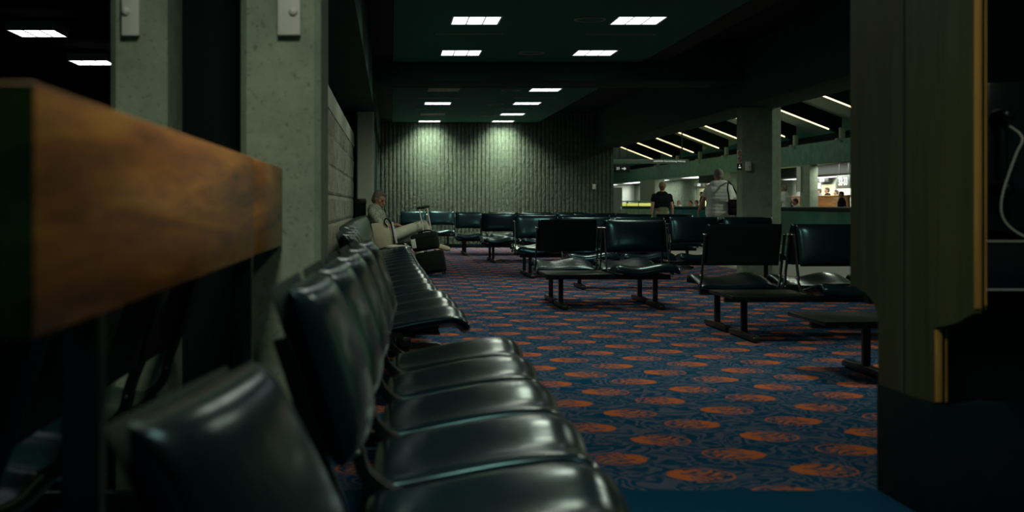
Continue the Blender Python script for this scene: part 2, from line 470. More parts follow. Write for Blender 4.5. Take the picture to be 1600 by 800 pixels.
slab('trim_2', (3.72, 12.5, CEIL+.02), (4.09, 19.0, CEIL+.1), 'darkpaint', 'dark soffit strip beside the near tile ceiling', 'soffit')
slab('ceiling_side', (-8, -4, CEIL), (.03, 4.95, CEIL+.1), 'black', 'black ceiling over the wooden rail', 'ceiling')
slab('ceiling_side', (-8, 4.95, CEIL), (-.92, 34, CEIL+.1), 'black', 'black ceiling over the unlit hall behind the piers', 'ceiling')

# end wall of split-face concrete ribs
def end_wall():
    bm = bmesh.new(); x0, x1, Yw = -1.0, 5.70, 32.9
    pitch = .1035; prof = []
    x = x0
    while x < x1-.01:
        prof += [(x+.006, .024, 0), (x+.013, .024, 0), (x+.018, 0, 1), (x+.045, -.006, 1), (x+.070, -.004, 1), (x+.094, 0, 1), (x+.100, .024, 0)]
        x += pitch
    nz = 84; z1 = 3.6; grid = []
    for iz in range(nz+1):
        z = z1*iz/nz; row = []
        for px, dy, ridge in prof:
            j = (random.uniform(-.005, .005) if ridge else 0)
            row.append(bm.verts.new((px + (random.uniform(-.0015, .0015) if ridge else 0), Yw+dy+j, z)))
        grid.append(row)
    for a, b in zip(grid, grid[1:]):
        for i in range(len(prof)-1): bm.faces.new((a[i], a[i+1], b[i+1], b[i]))
    box(bm, (x0, Yw+.036, 0), (x1, Yw+.3, z1))
    return mesh('wall_end', bm, 'split', False)
struct('wall_end', end_wall(), 'ribbed split-face concrete wall at the end of the lounge', 'wall')
slab('baseboard_end', (-.3, 32.86, 0), (5.7, 32.885, .10), 'plinth', 'dark base strip along the ribbed end wall', 'baseboard')
# block wall on the left with its smooth cap and the dark glazing above
def block_wall():
    bm = bmesh.new(); y0, y1, z1 = 5.5, 20.75, 2.03; ny, nz = 300, 56; g = []
    for iz in range(nz+1):
        z = z1*iz/nz; row = []
        for iy in range(ny+1):
            y = y0+(y1-y0)*iy/ny
            rowi = math.floor(z/.30); fz = z/.30-rowi; fy = (y/1.6+.5*(rowi % 2)) % 1
            joint = max(0, 1-min(fz, 1-fz)*.30/.022, 1-min(fy, 1-fy)*1.6/.03)
            d = .016*mnoise.fractal(Vector((y*3.1, z*4.0, 1.7)), 1.0, 2.1, 5) + .009*mnoise.noise(Vector((y*1.2, rowi*7.3+fy*0, 3))) - .020*joint
            row.append(bm.verts.new((-.605+d, y, z)))
        g.append(row)
    for a, b in zip(g, g[1:]):
        for k in range(ny): bm.faces.new((a[k], a[k+1], b[k+1], b[k]))
    box(bm, (-.95, y0, 0), (-.66, y1, z1))
    return mesh('wall_left', bm, 'block', False)
struct('wall_left', block_wall(), 'rough concrete block wall behind the long row of seats', 'wall')
slab('wall_left_cap', (-.95, 5.5, 2.034), (-.597, 20.75, 2.25), 'cap', 'smooth pale concrete course on top of the block wall', 'wall cap', .01)
bm = bmesh.new(); box(bm, (-.80, 5.5, 2.25), (-.78, 20.75, 2.62))
wn = struct('window_1', mesh('window_1', bm, 'shade_glass'), 'dark strip window between the block wall and the edge beam', 'window')
for y in (8.5, 11.5, 14.5, 17.5): part('mullion', lambda b, y=y: box(b, (-.83, y-.03, 2.25), (-.75, y+.03, 2.62), .004), 'metal', wn)
slab('wall_left_end', (-1.2, 21.6, 0), (-.34, 32.9, 3.6), 'concrete_dark', 'dark wall return between the far pier and the ribbed wall', 'wall')
# piers: chamfered concrete
def pier(x0, x1, y0, y1, z1, c, label, mat='concrete'):
    bm = bmesh.new()
    prism(bm, [(x0+c, y0), (x1-c, y0), (x1, y0+c), (x1, y1), (x0, y1), (x0, y0+c)], 'z', 0, z1)
    return struct('column', mesh('column', bm, mat), label, 'column')
pier(-.578, -.27, 4.9, 5.5, 2.62, .025, 'speckled concrete pier where the wooden rail ends, white box near its top')
pier(-1.085, -.865, 4.93, 5.5, 3.22, .025, 'dim concrete pier behind the wooden rail, second pier from the seats')
pier(-.56, -.285, 20.9, 21.6, 3.6, .02, 'pale concrete pier behind the seated man', 'pale')
slab('wall_dark_gap', (-.87, 5.3, 0), (-.575, 5.36, 3.22), 'black', 'black panel added for the darkness between the two near piers', 'dark panel')  # black sheet standing in for the unlit gap to the hall
# column on the concourse side, with its wide right chamfer and narrow left one
bm = bmesh.new()
prism(bm, [(5.32, 19.4), (5.776, 19.4), (5.97, 19.6), (5.97, 19.70), (5.32, 19.70)], 'z', 0, 2.62)
struct('column', mesh('column', bm, 'concrete'), 'big concrete column with notice boards beside the walking man', 'column')
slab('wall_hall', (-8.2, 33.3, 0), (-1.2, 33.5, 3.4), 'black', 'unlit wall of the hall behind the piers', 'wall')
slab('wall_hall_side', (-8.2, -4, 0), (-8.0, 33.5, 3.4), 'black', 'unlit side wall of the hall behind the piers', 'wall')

# ------------------------------------------------------------------ troffers
def build_troffer(name, loc, hx, hy, lit, label, group, watts=None, spread=130):
    t = thing(name, label, 'ceiling light' , loc, 0, group)
    fr = obj('housing', HOUSE[hy], t)
    obj('diffuser', (DIFF if lit else DIFF_OFF)[hy], t)
    obj('louvre', LOUV[hy], t)
    if lit:
        ld = bpy.data.lights.new('lamp_light', 'AREA'); ld.shape = 'RECTANGLE'; ld.size = hx*1.8; ld.size_y = hy*1.8
        ld.energy = watts; ld.color = LAMP_COL; ld.spread = math.radians(spread)
        lo = bpy.data.objects.new('lamp_light', ld); COL.objects.link(lo); lo.parent = t; lo.location = (0, 0, -.012)
    return t
HOUSE, DIFF, DIFF_OFF, LOUV = {}, {}, {}, {}
for hy in (TY, .30):
    bm = bmesh.new()
    for (a, b) in (((-TX, -hy, -.006), (TX, -hy+.018, .09)), ((-TX, hy-.018, -.006), (TX, hy, .09)),
                   ((-TX, -hy+.018, -.006), (-TX+.018, hy-.018, .09)), ((TX-.018, -hy+.018, -.006), (TX, hy-.018, .09))): box(bm, a, b)
    box(bm, (-TX, -hy, .09), (TX, hy, .10)); HOUSE[hy] = mesh('housing', bm, 'white')
    for d, mt in ((DIFF, 'lamp'), (DIFF_OFF, 'lampoff')):
        bm = bmesh.new(); box(bm, (-TX+.019, -hy+.019, .004), (TX-.019, hy-.019, .02)); d[hy] = mesh('diffuser', bm, mt)
    bm = bmesh.new()
    for x in (-TX/3, TX/3): box(bm, (x-.006, -hy+.019, -.004), (x+.006, hy-.019, .0035))
    for y in (-hy/3, hy/3): box(bm, (-TX+.019, y-.005, -.002), (TX-.019, y+.005, .0035))
    LOUV[hy] = mesh('louvre', bm, 'louvre')
rowname = {14.72: 'front row, nearest the top of the view', 17.85: 'second row, just before the cross beam', 23.6: 'first row past the cross beam',
           26.75: 'second row past the cross beam', 29.96: 'third row past the cross beam', 32.48: 'last row, against the ribbed wall'}
for y in GRID_Y:
    for ix, x in enumerate(COLS_X):
        far = y > 32
        lit = not (ix == 0 and y in (23.6, 29.96)) and not (ix == 1 and y == 11.62)
        side = 'over the aisle' if ix == 0 else 'over the chair rows'
        lab = ('lit' if lit else 'unlit') + ' square ceiling light %s, %s' % (side, rowname.get(y, 'above the top of the view' if y > 10 else 'above the near seats'))
        build_troffer('ceiling_light', (x, y, CEIL), TX, .30 if far else TY, lit, lab, 'square ceiling lights', W_WASH if far else W_TROFFER*(1.15 if y > 25 else 1), 120 if far else 152)
for (x, y, lab) in ((-4.14, 15.0, 'lit square ceiling light in the dark hall left of the piers, nearer one'),
                    (-4.22, 18.1, 'lit square ceiling light in the dark hall just beside the pier, farther one')):
    build_troffer('ceiling_light', (x, y, CEIL-.11), TX, TY, True, lab, 'square ceiling lights', 6)
# lights behind the camera position
for (x, y, wt) in ((-.18, 3.0, 27), (1.60, 2.5, 9)):
    build_troffer('ceiling_light', (x, y, CEIL-.11), TX, TY, True, 'lit square ceiling light above the wooden rail' if x < 0 else 'lit square ceiling light above the phone kiosk', 'square ceiling lights', wt, 150)
def slot(x, y, lab):
    t = thing('air_diffuser', lab, 'air vent', (x, y, CEIL), 0, 'ceiling air slots')
    part('frame', lambda b: [box(b, (-.42, -.05, -.008), (.42, -.035, 0)), box(b, (-.42, .035, -.008), (.42, .05, 0)), box(b, (-.42, -.035, -.008), (-.405, .035, 0)), box(b, (.405, -.035, -.008), (.42, .035, 0))], 'lampoff', t)
    part('blade', lambda b: [box(b, (-.40, q-.006, -.006), (.40, q+.006, -.001)) for q in (-.02, 0, .02)], 'metal', t)
for (x, y), lab in zip(slots, ('slim ceiling air slot over the aisle before the cross beam', 'slim ceiling air slot over the chairs before the cross beam',
      'slim ceiling air slot over the aisle, first past the beam', 'slim ceiling air slot over the aisle, second past the beam',
      'slim ceiling air slot over the chairs, first past the beam', 'slim ceiling air slot over the chairs, second past the beam')): slot(x, y, lab)
def speaker(x, y, lab):
    t = thing('ceiling_speaker', lab, 'speaker', (x, y, CEIL), 0, 'round ceiling speakers')
    def ring(b):
        tube(b, [(.17*math.cos(a*PI/12), .17*math.sin(a*PI/12), -.006) for a in range(25)], .012, 6)
    part('rim', ring, 'lampoff', t)
    part('grille', lambda b: prism(b, [(.165*math.cos(a*PI/14), .165*math.sin(a*PI/14)) for a in range(28)], 'z', -.008, -.001), 'ceil', t)
for x, y, lab in ((2.27, 14.6, 'round ceiling speaker between the two front lights'), (1.95, 17.8, 'round ceiling speaker just before the cross beam'),
                  (2.2, 23.6, 'round ceiling speaker first past the cross beam'), (2.2, 26.9, 'round ceiling speaker second past the cross beam'), (2.25, 30.2, 'round ceiling speaker third past the cross beam')):
    speaker(x, y, lab)

# ------------------------------------------------------------------ tandem seating
PITCH = .726; WID = .67
def seat_wave(u, t):
    amp = .020*(1 - .7*max(0, (t-.5)/.5))
    return -amp*math.cos(PI*(u+.3)/.85)
SEAT_C = [(.345, .374), (.338, .409), (.275, .437), (.12, .422), (-.03, .397), (-.145, .378), (-.225, .376)]
BACK_C = [(-.252, .582), (-.262, .64), (-.292, .74), (-.330, .86), (-.356, .935)]
def me_seat(m=1): return mesh('seat', pad(SEAT_C, WID, .058, lambda u, t: seat_wave(u*m, t), 33, 30, .004), 'vinyl')
def back_wave(u, t): return 0
BULGE = .022
def me_back():
    bm = pad(BACK_C, WID-.01, .092, None, 31, 30, BULGE, .02, 5)
    return mesh('backrest', bm, 'vinyl')
def me_shell():
    bm = pad([(v-.041, z) for v, z in BACK_C], WID-.05, .016, None, 21, 20, 0, .02, 7)
    return mesh('back_shell', bm, 'black')
def me_upright():
    bm = bmesh.new()
    pts = [(-.02, .365), (-.15, .372), (-.235, .43), (-.262, .52), (-.30, .62), (-.345, .76), (-.372, .84)]
    prism_pts = catmull([(-v, 0, z) for v, z in pts], 22)
    a = []; 
    for i, c in enumerate(prism_pts):
        d = (prism_pts[min(i+1, 21)] - prism_pts[max(i-1, 0)]).normalized(); n = Vector((-d.z, 0, d.x))
        a.append((c + n*.016, c - n*.016))
    loops = []
    for p, q in a:
        loops.append([bm.verts.new((x, v.x, v.z)) for x, v in ((-.007, p), (.007, p), (.007, q), (-.007, q))])
    for A, B in zip(loops, loops[1:]):
        for i in range(4): bm.faces.new((A[i], A[(i+1) % 4], B[(i+1) % 4], B[i]))
    bm.faces.new(loops[0]); bm.faces.new(list(reversed(loops[-1])))
    return mesh('upright', bm, 'metal')
def me_bolt():
    bm = bmesh.new(); limb(bm, (-.012, 0, 0), (.012, 0, 0), .008, .008, 10, True, True); return mesh('bolt', bm, 'chrome')
def me_post():
    bm = bmesh.new(); box(bm, (-.024, -.024, .035), (.024, .024, .345), .006)
    box(bm, (-.05, -.06, .335), (.05, .06, .347), .003); return mesh('post', bm, 'metal')
def me_foot():
    bm = bmesh.new()
    prism(bm, [(-.37, .012), (-.37, .045), (-.33, .058), (-.06, .062), (.06, .062), (.33, .058), (.37, .045), (.37, .012)], 'x', -.03, .03, .006)
    for y in (-.33, .33): limb(bm, (0, y, .0), (0, y, .014), .022, .022, 12, False, False)
    return mesh('foot', bm, 'metal')
def me_table():
    bm = bmesh.new(); box(bm, (-.345, -.40, .350), (.345, .36, .380), .010)
    return mesh('side_table', bm, 'tabletop')
def me_tablebracket():
    bm = bmesh.new(); box(bm, (-.17, -.32, .325), (-.12, .28, .350), .004); box(bm, (.12, -.32, .325), (.17, .28, .350), .004); return mesh('table_bracket', bm, 'metal')
def me_pan():
    bm = bmesh.new(); box(bm, (-.20, -.20, .352), (.20, .04, .368), .006); return mesh('seat_bracket', bm, 'metal')
ME = dict(seat=me_seat(), seat_m=me_seat(-1), back=me_back(), shell=me_shell(), up=me_upright(), bolt=me_bolt(), post=me_post(), foot=me_foot(), table=me_table(), tb=me_tablebracket(), pan=me_pan())
def beam_me(L):
    bm = bmesh.new(); box(bm, (.06, -.03, .300), (L-.06, .03, .352), .006); return mesh('rail', bm, 'metal')
BEAMS = {}
def tandem(slots, loc, rz, label, group, legs=None, recline=None):
    """slots: 'C' chair / 'T' table, from the local left end (x=0) to the right; faces local -y"""
    t = thing('tandem_seat', label, 'airport seating', loc, rz, group)
    L = PITCH*len(slots)
    if len(slots) not in BEAMS: BEAMS[len(slots)] = beam_me(L)
    obj('support_rail', BEAMS[len(slots)], t)
    for lx in (legs or ([.22, L-.22] if len(slots) < 5 else [.22, L/2, L-.22])):
        p = obj('leg', ME['post'], t, (lx, 0, 0)); obj('foot', ME['foot'], p)
    for i, s in enumerate(slots):
        x = PITCH*(i+.5)
        if s == 'T':
            q = obj('side_table', ME['table'], t, (x, 0, 0)); obj('table_bracket', ME['tb'], q)
            continue
        q = obj('seat', ME['seat_m' if abs(rz-PI) < .01 else 'seat'], t, (x, 0, 0)); obj('seat_bracket', ME['pan'], q)
        b = obj('backrest', ME['back'], t, (x, 0, 0))
        if recline:
            b.rotation_euler = (recline, 0, 0); b.location = (x, .0, .0) ; 
            # turn about the lower edge of the pad
            c = Vector((0, .27, .62)); R = Matrix.Rotation(recline, 3, 'X'); d = c - R @ c
            b.location = (x + d.x, d.y, d.z - .09)
        obj('back_shell', ME['shell'], b)
        for sx in (-1, 1):
            u = obj('upright', ME['up'], b, (sx*.342, 0, 0))
            obj('bolt', ME['bolt'], t, (x+sx*.344, .252, .485))
            if abs(rz) < .01 or abs(rz-PI) < .01: obj('bolt', ME['bolt'], t, (x+sx*.344, .372, .845))
    return t
G1 = 'black tandem seats along the block wall'
G2 = 'back to back black tandem seats'
R90 = PI/2
# left rows, facing +X
tandem('C', (.07, 1.50, 0), R90-.13, 'single black seat nearest the viewpoint, its backrest end blurred beside the rail', G1, [.2, .52], -.16)
tandem('CCCCC', (.155, 2.47, 0), R90-.022, 'row of five shiny black seats filling the lower foreground', G1)
tandem('CCC', (.085, 7.18, 0), R90+.012, 'row of three black seats right after the gap in front of the block wall', G1)
tandem('CCCCC', (.01, 9.48, 0), R90+.012, 'row of five black seats along the middle of the block wall', G1)
tandem('CCCCC', (-.04, 13.2, 0), R90+.006, 'row of five black seats just before the seated man\'s row', G1)
tandem('CCCCC', (-.07, 16.95, 0), R90, 'row of five black seats with the seated man and beige bag on it', G1)
# seats on the hall side of the rail, facing -X
tandem('CCC', (-1.10, 4.85, 0), -R90, 'dim row of black seats under the wooden rail, facing the dark hall', G1)
def back_to_back(x0, y0, near, far, lab_near, lab_far, dx=0.0):
    if near: tandem(near, (x0, y0-.43, 0), 0, lab_near, G2)
    if far: tandem(far[::-1], (x0+dx+PITCH*len(far), y0+.43, 0), PI, lab_far, G2)
# (F) nearest, single sided
tandem('TCC', (2.66, 8.30, 0), 0, 'nearest seat row at the phone kiosk, only its end table and leg showing', G2, [.42, 1.95])
back_to_back(2.68, 10.95, 'TCC', 'CCC', 'seat row facing the viewpoint with an end table, just behind the kiosk row', 'seat row with a black backrest turned this way above an end table, beside the kiosk')
back_to_back(1.60, 14.15, 'TC', 'CC', 'pair of an end table and one lit black seat, front of the middle cluster', 'pair of seats with a black backrest turned this way, middle cluster')
back_to_back(2.27, 17.35, 'CCCC', None, 'row of four seats directly behind the middle cluster', '')
back_to_back(1.89, 19.85, 'CCC', 'CCC', 'row of three seats behind the middle cluster, its left seat lit', 'row of three seats turned to the ribbed wall, behind the left-lit seat')
back_to_back(1.74, 25.0, 'CCCC', 'CCCC', 'row of four seats with a wavy lit left seat, two rows before the ribbed wall', 'row of four seats turned to the ribbed wall, third back from the cluster')
back_to_back(1.40, 28.4, 'CCCC', 'CCC', 'row of four seats near the ribbed wall, dark left seat on one leg', 'row of three seats turned to the ribbed wall, hidden behind other rows')
tandem('CC', (.20, 32.35, 0), 0, 'two black seats against the ribbed wall behind the suitcases', G2)
tandem('CCC', (3.2, 22.3, 0), 0, 'row of three seats in the dark before the big concourse column', G2)

# ------------------------------------------------------------------ wooden rail
t = thing('wooden_rail', 'thick varnished wooden rail running from the foreground to the speckled pier', 'rail', (-.49, 1.49, 0))
part('rail_section', lambda b: box(b, (-.09, 0, .943), (.075, 2.385, 1.243), .004), 'bar', t)
part('rail_end', lambda b: box(b, (-.09, 2.389, .943), (.075, 3.40, 1.243), .008), 'bar', t)
for y in (.55, 2.75): part('leg', lambda b, y=y: [box(b, (-.03, y-.03, .012), (.03, y+.03, .945), .005), box(b, (-.07, y-.09, 0), (.07, y+.09, .012), .003)], 'metal', t)

# ------------------------------------------------------------------ white boxes on the piers
def wallbox(x0, x1, y, z0, z1, kx, kz, lab):
    t = thing('alarm_box', lab, 'wall box', ((x0+x1)/2, y, z0), 0, 'white boxes on the near piers')
    hw = (x1-x0)/2
    part('case', lambda b: box(b, (-hw, -.032, 0), (hw, 0, z1-z0), .004), 'white', t)
    part('knob', lambda b: ball(b, (kx-(x0+x1)/2, -.034, kz-z0), (.017, .013, .017)), 'white', t)
wallbox(-.432, -.345, 4.9, 1.746, 2.05, -.372, 1.835, 'white box with a round knob on the speckled pier')
wallbox(-1.032, -.965, 4.93, 1.748, 2.05, -1.015, 1.84, 'dim white box with a round knob on the second pier')
t = thing('light_switch', 'small white switch plate low on the dark end of the ribbed wall', 'switch', (5.215, 32.86, 1.5))
part('plate', lambda b: box(b, (-.04, -.02, 0), (.04, .04, .13), .004), 'white', t)
part('rocker', lambda b: box(b, (-.015, -.026, .04), (.015, -.019, .09), .002), 'white2', t)
t = thing('waste_bin', 'slim black upright bin at the end of the block wall behind the man', 'bin', (-.49, 20.66, 0))
part('bin_body', lambda b: box(b, (-.085, -.085, 0), (.085, .085, 1.10), .008), 'black', t)
part('bin_lid', lambda b: box(b, (-.09, -.09, 1.10), (.09, .09, 1.20), .015), 'metal', t)

# ------------------------------------------------------------------ phone kiosk (right foreground)
KX = 1.88
t = thing('phone_kiosk', 'wood veneer phone kiosk side filling the right foreground', 'phone booth', (KX, 4.13, 0))
def outline(y0, y1, s0, s1, zb0, zb1):
    up = [(y0, 2.6), (y0, zb0)]
    for i in range(7):                    # underside sweeps back to the stem
        f = i/6; up.append((y0+.06+(s0-y0-.06)*f, zb0-.02-(zb0-zb1-.02)*(f**.7)))
    up += [(s0, .415), (s1, .40), (s1, .655)]
    for i in range(7):
        f = i/6; a = f*PI/2
        up.append((s1+(y1-s1)*(1-math.cos(a)), .655+.115*math.sin(a)))
    up += [(y1, 2.6)]
    return up
def side_panel(b, a, c, x0, x1):
    poly = outline(0, 1.11, .30, .81, .75, .675)
    pts = [p for p in poly]
    prism(b, pts, 'x', x0, x1)
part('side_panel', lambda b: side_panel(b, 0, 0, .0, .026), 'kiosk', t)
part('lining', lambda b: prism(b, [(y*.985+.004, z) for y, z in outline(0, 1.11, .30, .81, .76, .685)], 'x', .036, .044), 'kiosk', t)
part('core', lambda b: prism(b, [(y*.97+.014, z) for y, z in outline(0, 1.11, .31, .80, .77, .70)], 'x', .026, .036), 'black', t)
part('lit_edge', lambda b: [box(b, (.001, -.004, .765), (.025, .0005, 2.6), .001), box(b, (.001, .292, .418), (.025, .2995, .668), .001)], 'lit_edgewood', t)  # front edges coloured as if lit
part('lit_edge', lambda b: [box(b, (.037, .002, .775), (.043, .006, 2.6)), box(b, (.037, .294, .418), (.043, .2985, .67))], 'lit_edgewood', t)
part('joint_strip', lambda b: box(b, (-.0015, .555, .405), (.001, .561, 2.6)), 'black', t)
part('plinth', lambda b: box(b, (-.004, .295, 0), (1.6, .815, .41), .004), 'plinth', t)
part('back_panel', lambda b: box(b, (.044, 1.02, .70), (1.6, 1.08, 2.6)), 'black', t)
part('stem_panel', lambda b: box(b, (.044, .40, .41), (1.6, .78, .72)), 'black', t)
sh = part('phone_shelf', lambda b: box(b, (.048, .20, .815), (1.6, 1.02, .975), .003), 'phoneblack', t)
part('edge_trim', lambda b: [box(b, (.048, .192, z-.002), (1.6, .2005, z+.002)) for z in (.977, .813)], 'white2', sh)
ph = part('telephone', lambda b: [box(b, (.30, .55, 1.0), (.62, .80, 1.55), .012), box(b, (.36, .80, 1.05), (.56, 1.02, 1.45))], 'phoneblack', t)
part('handset', lambda b: [limb(b, (.33, .50, 1.18), (.33, .50, 1.40), .018, .018), limb(b, (.33, .53, 1.16), (.33, .47, 1.16), .03, .03), limb(b, (.33, .53, 1.42), (.33, .47, 1.42), .03, .03)], 'phoneblack', ph)
def cordpts():
    Yc = 4.55-4.13
    px = [(1597, 214), (1588, 240), (1577, 270), (1568, 298), (1564, 322), (1567, 340), (1576, 353), (1590, 364), (1606, 371), (1625, 372)]
    return catmull([(.335, .50, 1.40)] + [((q-611)/2000*4.55-KX, Yc, 1.1+(320-r)/2000*4.55) for q, r in px] + [(.46, .58, 1.03)], 60)
part('phone_cord', lambda b: tube(b, cordpts(), .0042, 10), 'cord', ph)

# ------------------------------------------------------------------ notices on the concourse column
t = thing('notice_sign', 'white plate with two red rings on the corner of the big column', 'sign', (5.265, 19.42, 1.63))
part('plate', lambda b: box(b, (-.018, -.02, .10), (.056, -.008, .30), .008), 'white2', t)
def ring(b, zc):
    tube(b, [(.019+.022*math.cos(a*PI/10), -.023, zc+.036*math.sin(a*PI/10)) for a in range(21)], .0045, 6)
    limb(b, (.007, -.023, zc+.022), (.031, -.023, zc-.022), .004, .004, 6)
for zc in (.245, .155): part('ring_symbol', lambda b, zc=zc: ring(b, zc), 'red', t)
part('lower_plate', lambda b: box(b, (-.018, -.02, 0), (.056, -.008, .092), .003), 'signdark', t)
part('mark', lambda b: [box(b, (.001, -.024, .026), (.037, -.020, .044)), ball(b, (.018, -.022, .068), (.008, .003, .008))], 'signtext', t)
t = thing('thermostat_box', 'small white box on the dark face of the big column', 'wall box', (5.41, 19.4, 1.615))
part('case', lambda b: box(b, (-.042, -.035, 0), (.042, 0, .135), .006), 'white2', t)
part('dial', lambda b: ball(b, (.012, -.037, .055), (.012, .006, .012)), 'gategrey', t)

# ------------------------------------------------------------------ concourse beyond
XB = 15.7
slab('beam', (XB, 34, 2.60), (XB+.5, 128, 3.40), 'concrete_band', 'long board-marked concrete beam over the gate openings', 'beam', .01)
slab('wall_concourse', (XB, -4, 0), (XB+.4, 34, 4.4), 'concrete_band', 'plain concrete concourse wall opposite the phone kiosk', 'wall')
slab('wall_gate_upper', (XB+.6, 34, 3.3), (XB+.8, 128, 3.75), 'black', 'dark louvred strip above the long concrete beam', 'wall')
def ceil_z(x): return 3.80 + .39*(XB+.05-x) + .55
bm = bmesh.new(); prism(bm, [(5.9, ceil_z(5.9)), (17.0, ceil_z(17.0)), (17.0, ceil_z(17.0)+.15), (5.9, ceil_z(5.9)+.15)], 'y', -4, 130)
struct('ceiling_concourse', mesh('ceiling_concourse', bm, 'pale'), 'sloping concrete ceiling of the concourse', 'ceiling')
FINS = [40.6+5.12*i for i in range(-1, 8)]
fin_names = ['first', 'second', 'third', 'fourth', 'fifth', 'sixth', 'seventh', 'eighth', 'ninth']
for i, y in enumerate(FINS):
    bm = bmesh.new()
    prism(bm, [(6, ceil_z(6)), (XB+.4, ceil_z(XB+.4)), (XB+.4, ceil_z(XB+.4)-.56), (6, ceil_z(6)-.56)], 'y', y, y+.35)
    f = struct('beam', mesh('beam', bm, 'black'), 'dark sloping ceiling fin of the concourse, %s from the phone kiosk' % fin_names[i], 'beam')
    t = thing('strip_light', 'slanting warm strip light under a ceiling fin, %s from the phone kiosk' % fin_names[i], 'strip light', (0, y, 0), 0, 'slanting strip lights of the concourse')
    part('tube', lambda b: prism(b, [(6, ceil_z(6)-.60), (XB-.05, ceil_z(XB-.05)-.60), (XB-.05, ceil_z(XB-.05)-.565), (6, ceil_z(6)-.565)], 'y', .02, .085), 'strip', t)
    part('housing', lambda b: prism(b, [(6, ceil_z(6)-.585), (XB-.02, ceil_z(XB-.02)-.585), (XB-.02, ceil_z(XB-.02)-.562), (6, ceil_z(6)-.562)], 'y', .085, .16), 'metal', t)
    bm = bmesh.new(); box(bm, (XB-.06, y-1.2, 3.34), (XB+.10, y-1.0, 3.80), .01); box(bm, (XB-.20, y-1.2, 3.34), (XB-.06, y-1.0, 3.42), .01)
    struct('trim_bracket', mesh('trim_bracket', bm, 'cap'), 'pale concrete bracket on the long beam, %s from the phone kiosk' % fin_names[i], 'bracket')
def concourse_fill(x, y, wt, lab):  # unseen lamps added to brighten the concourse and the big column's chamfer
    z = ceil_z(x) - .62
    t = thing('concourse_fill_lamp', lab, 'ceiling light', (x, y, z), 0, 'added fill lamps of the concourse')
    part('diffuser', lambda b: box(b, (-.55, -.25, -.01), (.55, .25, .03)), 'lamp', t)
    part('housing', lambda b: [box(b, (-.6, -.3, .03), (.6, .3, .22)), box(b, (-.02, -.02, .2), (.02, .02, .6))], 'metal', t)
    ld = bpy.data.lights.new('lamp_light', 'AREA'); ld.shape = 'RECTANGLE'; ld.size = 1.0; ld.size_y = .45; ld.energy = wt; ld.color = LAMP_COL
    lo = bpy.data.objects.new('lamp_light', ld); COL.objects.link(lo); lo.parent = t; lo.location = (0, 0, -.03)
for i, y in enumerate((22.6, 27.5, 38.2, 48.4, 58.6, 69.0, 79.4)):
    concourse_fill(12.6 if y < 25 else 9.6, y, W_CONC*(5.5 if y < 25 else 1), 'added fill lamp high above the moving walkway, %s from the big column' % ('first', 'second', 'third', 'fourth', 'fifth', 'sixth', 'seventh')[i])
# gate rooms
XW = 19.2
def gate_wall(name, y0, y1, z0, z1, mat, label, cat='wall', x=XW, th=.15, ribs=False):
    bm = bmesh.new(); box(bm, (x, y0, z0), (x+th, y1, z1))
    if ribs:
        y = y0+.1
        while y < y1-.3:
            box(bm, (x-.14, y, z0), (x, y+.22, z1)); y += .42
    return struct(name, mesh(name, bm, mat, False), label, cat)
gate_wall('wall_gate', 100.5, 118, 0, 2.9, 'gategrey', 'grey lit gate wall beside the ribbed wall end')
gate_wall('wall_gate', 80.3, 100.5, 0, 2.9, 'concrete', 'ribbed concrete gate wall behind the woman in black', ribs=True)
gate_wall('wall_gate', 68.5, 80.3, 0, 2.9, 'gatewall', 'white lit gate wall behind the man with the shoulder bag')
gate_wall('wall_gate', 61.2, 68.5, 0, 2.9, 'gategrey', 'grey gate wall with two doors right of the big column')
gate_wall('wall_gate', 45, 61.2, 0, 2.9, 'gatewall', 'white lit gate wall behind the wooden counter')
def ydoor(n, y0, y1, z1, label):
    bm = bmesh.new(); box(bm, (XW-.05, y0, 0), (XW-.005, y1, z1), .01)
    d = struct('door_%d' % n, mesh('door', bm, 'door'), label, 'door')
    part('handle', lambda b: limb(b, (XW-.09, y0+.12, 1.02), (XW-.05, y0+.12, 1.02), .03, .03), 'alum', d)
    part('frame', lambda b: [box(b, (XW-.06, y0-.08, 0), (XW-.003, y0, z1+.08)), box(b, (XW-.06, y1, 0), (XW-.003, y1+.08, z1+.08)), box(b, (XW-.06, y0, z1), (XW-.003, y1, z1+.08))], 'gategrey', d)
ydoor(1, 77.8, 79.6, 2.12, 'pale yellow door left of the man with the shoulder bag')
ydoor(2, 55.2, 56.95, 2.0, 'pale yellow double door behind the wooden counter')
ydoor(3, 62.2, 63.4, 1.95, 'dim yellow door just left of the dark gate column')
ydoor(4, 64.4, 65.6, 1.95, 'dim yellow door beside the big concourse column')
slab('ceiling_gate', (XB+.5, 34, 2.75), (XW, 128, 2.85), 'gatewall', 'ceiling of the gate rooms', 'ceiling')
slab('trim_gate_soffit', (XB+1.6, 45, 2.30), (XW-.02, 72, 2.74), 'darkpaint', 'dark dropped soffit inside the right gate room', 'soffit')
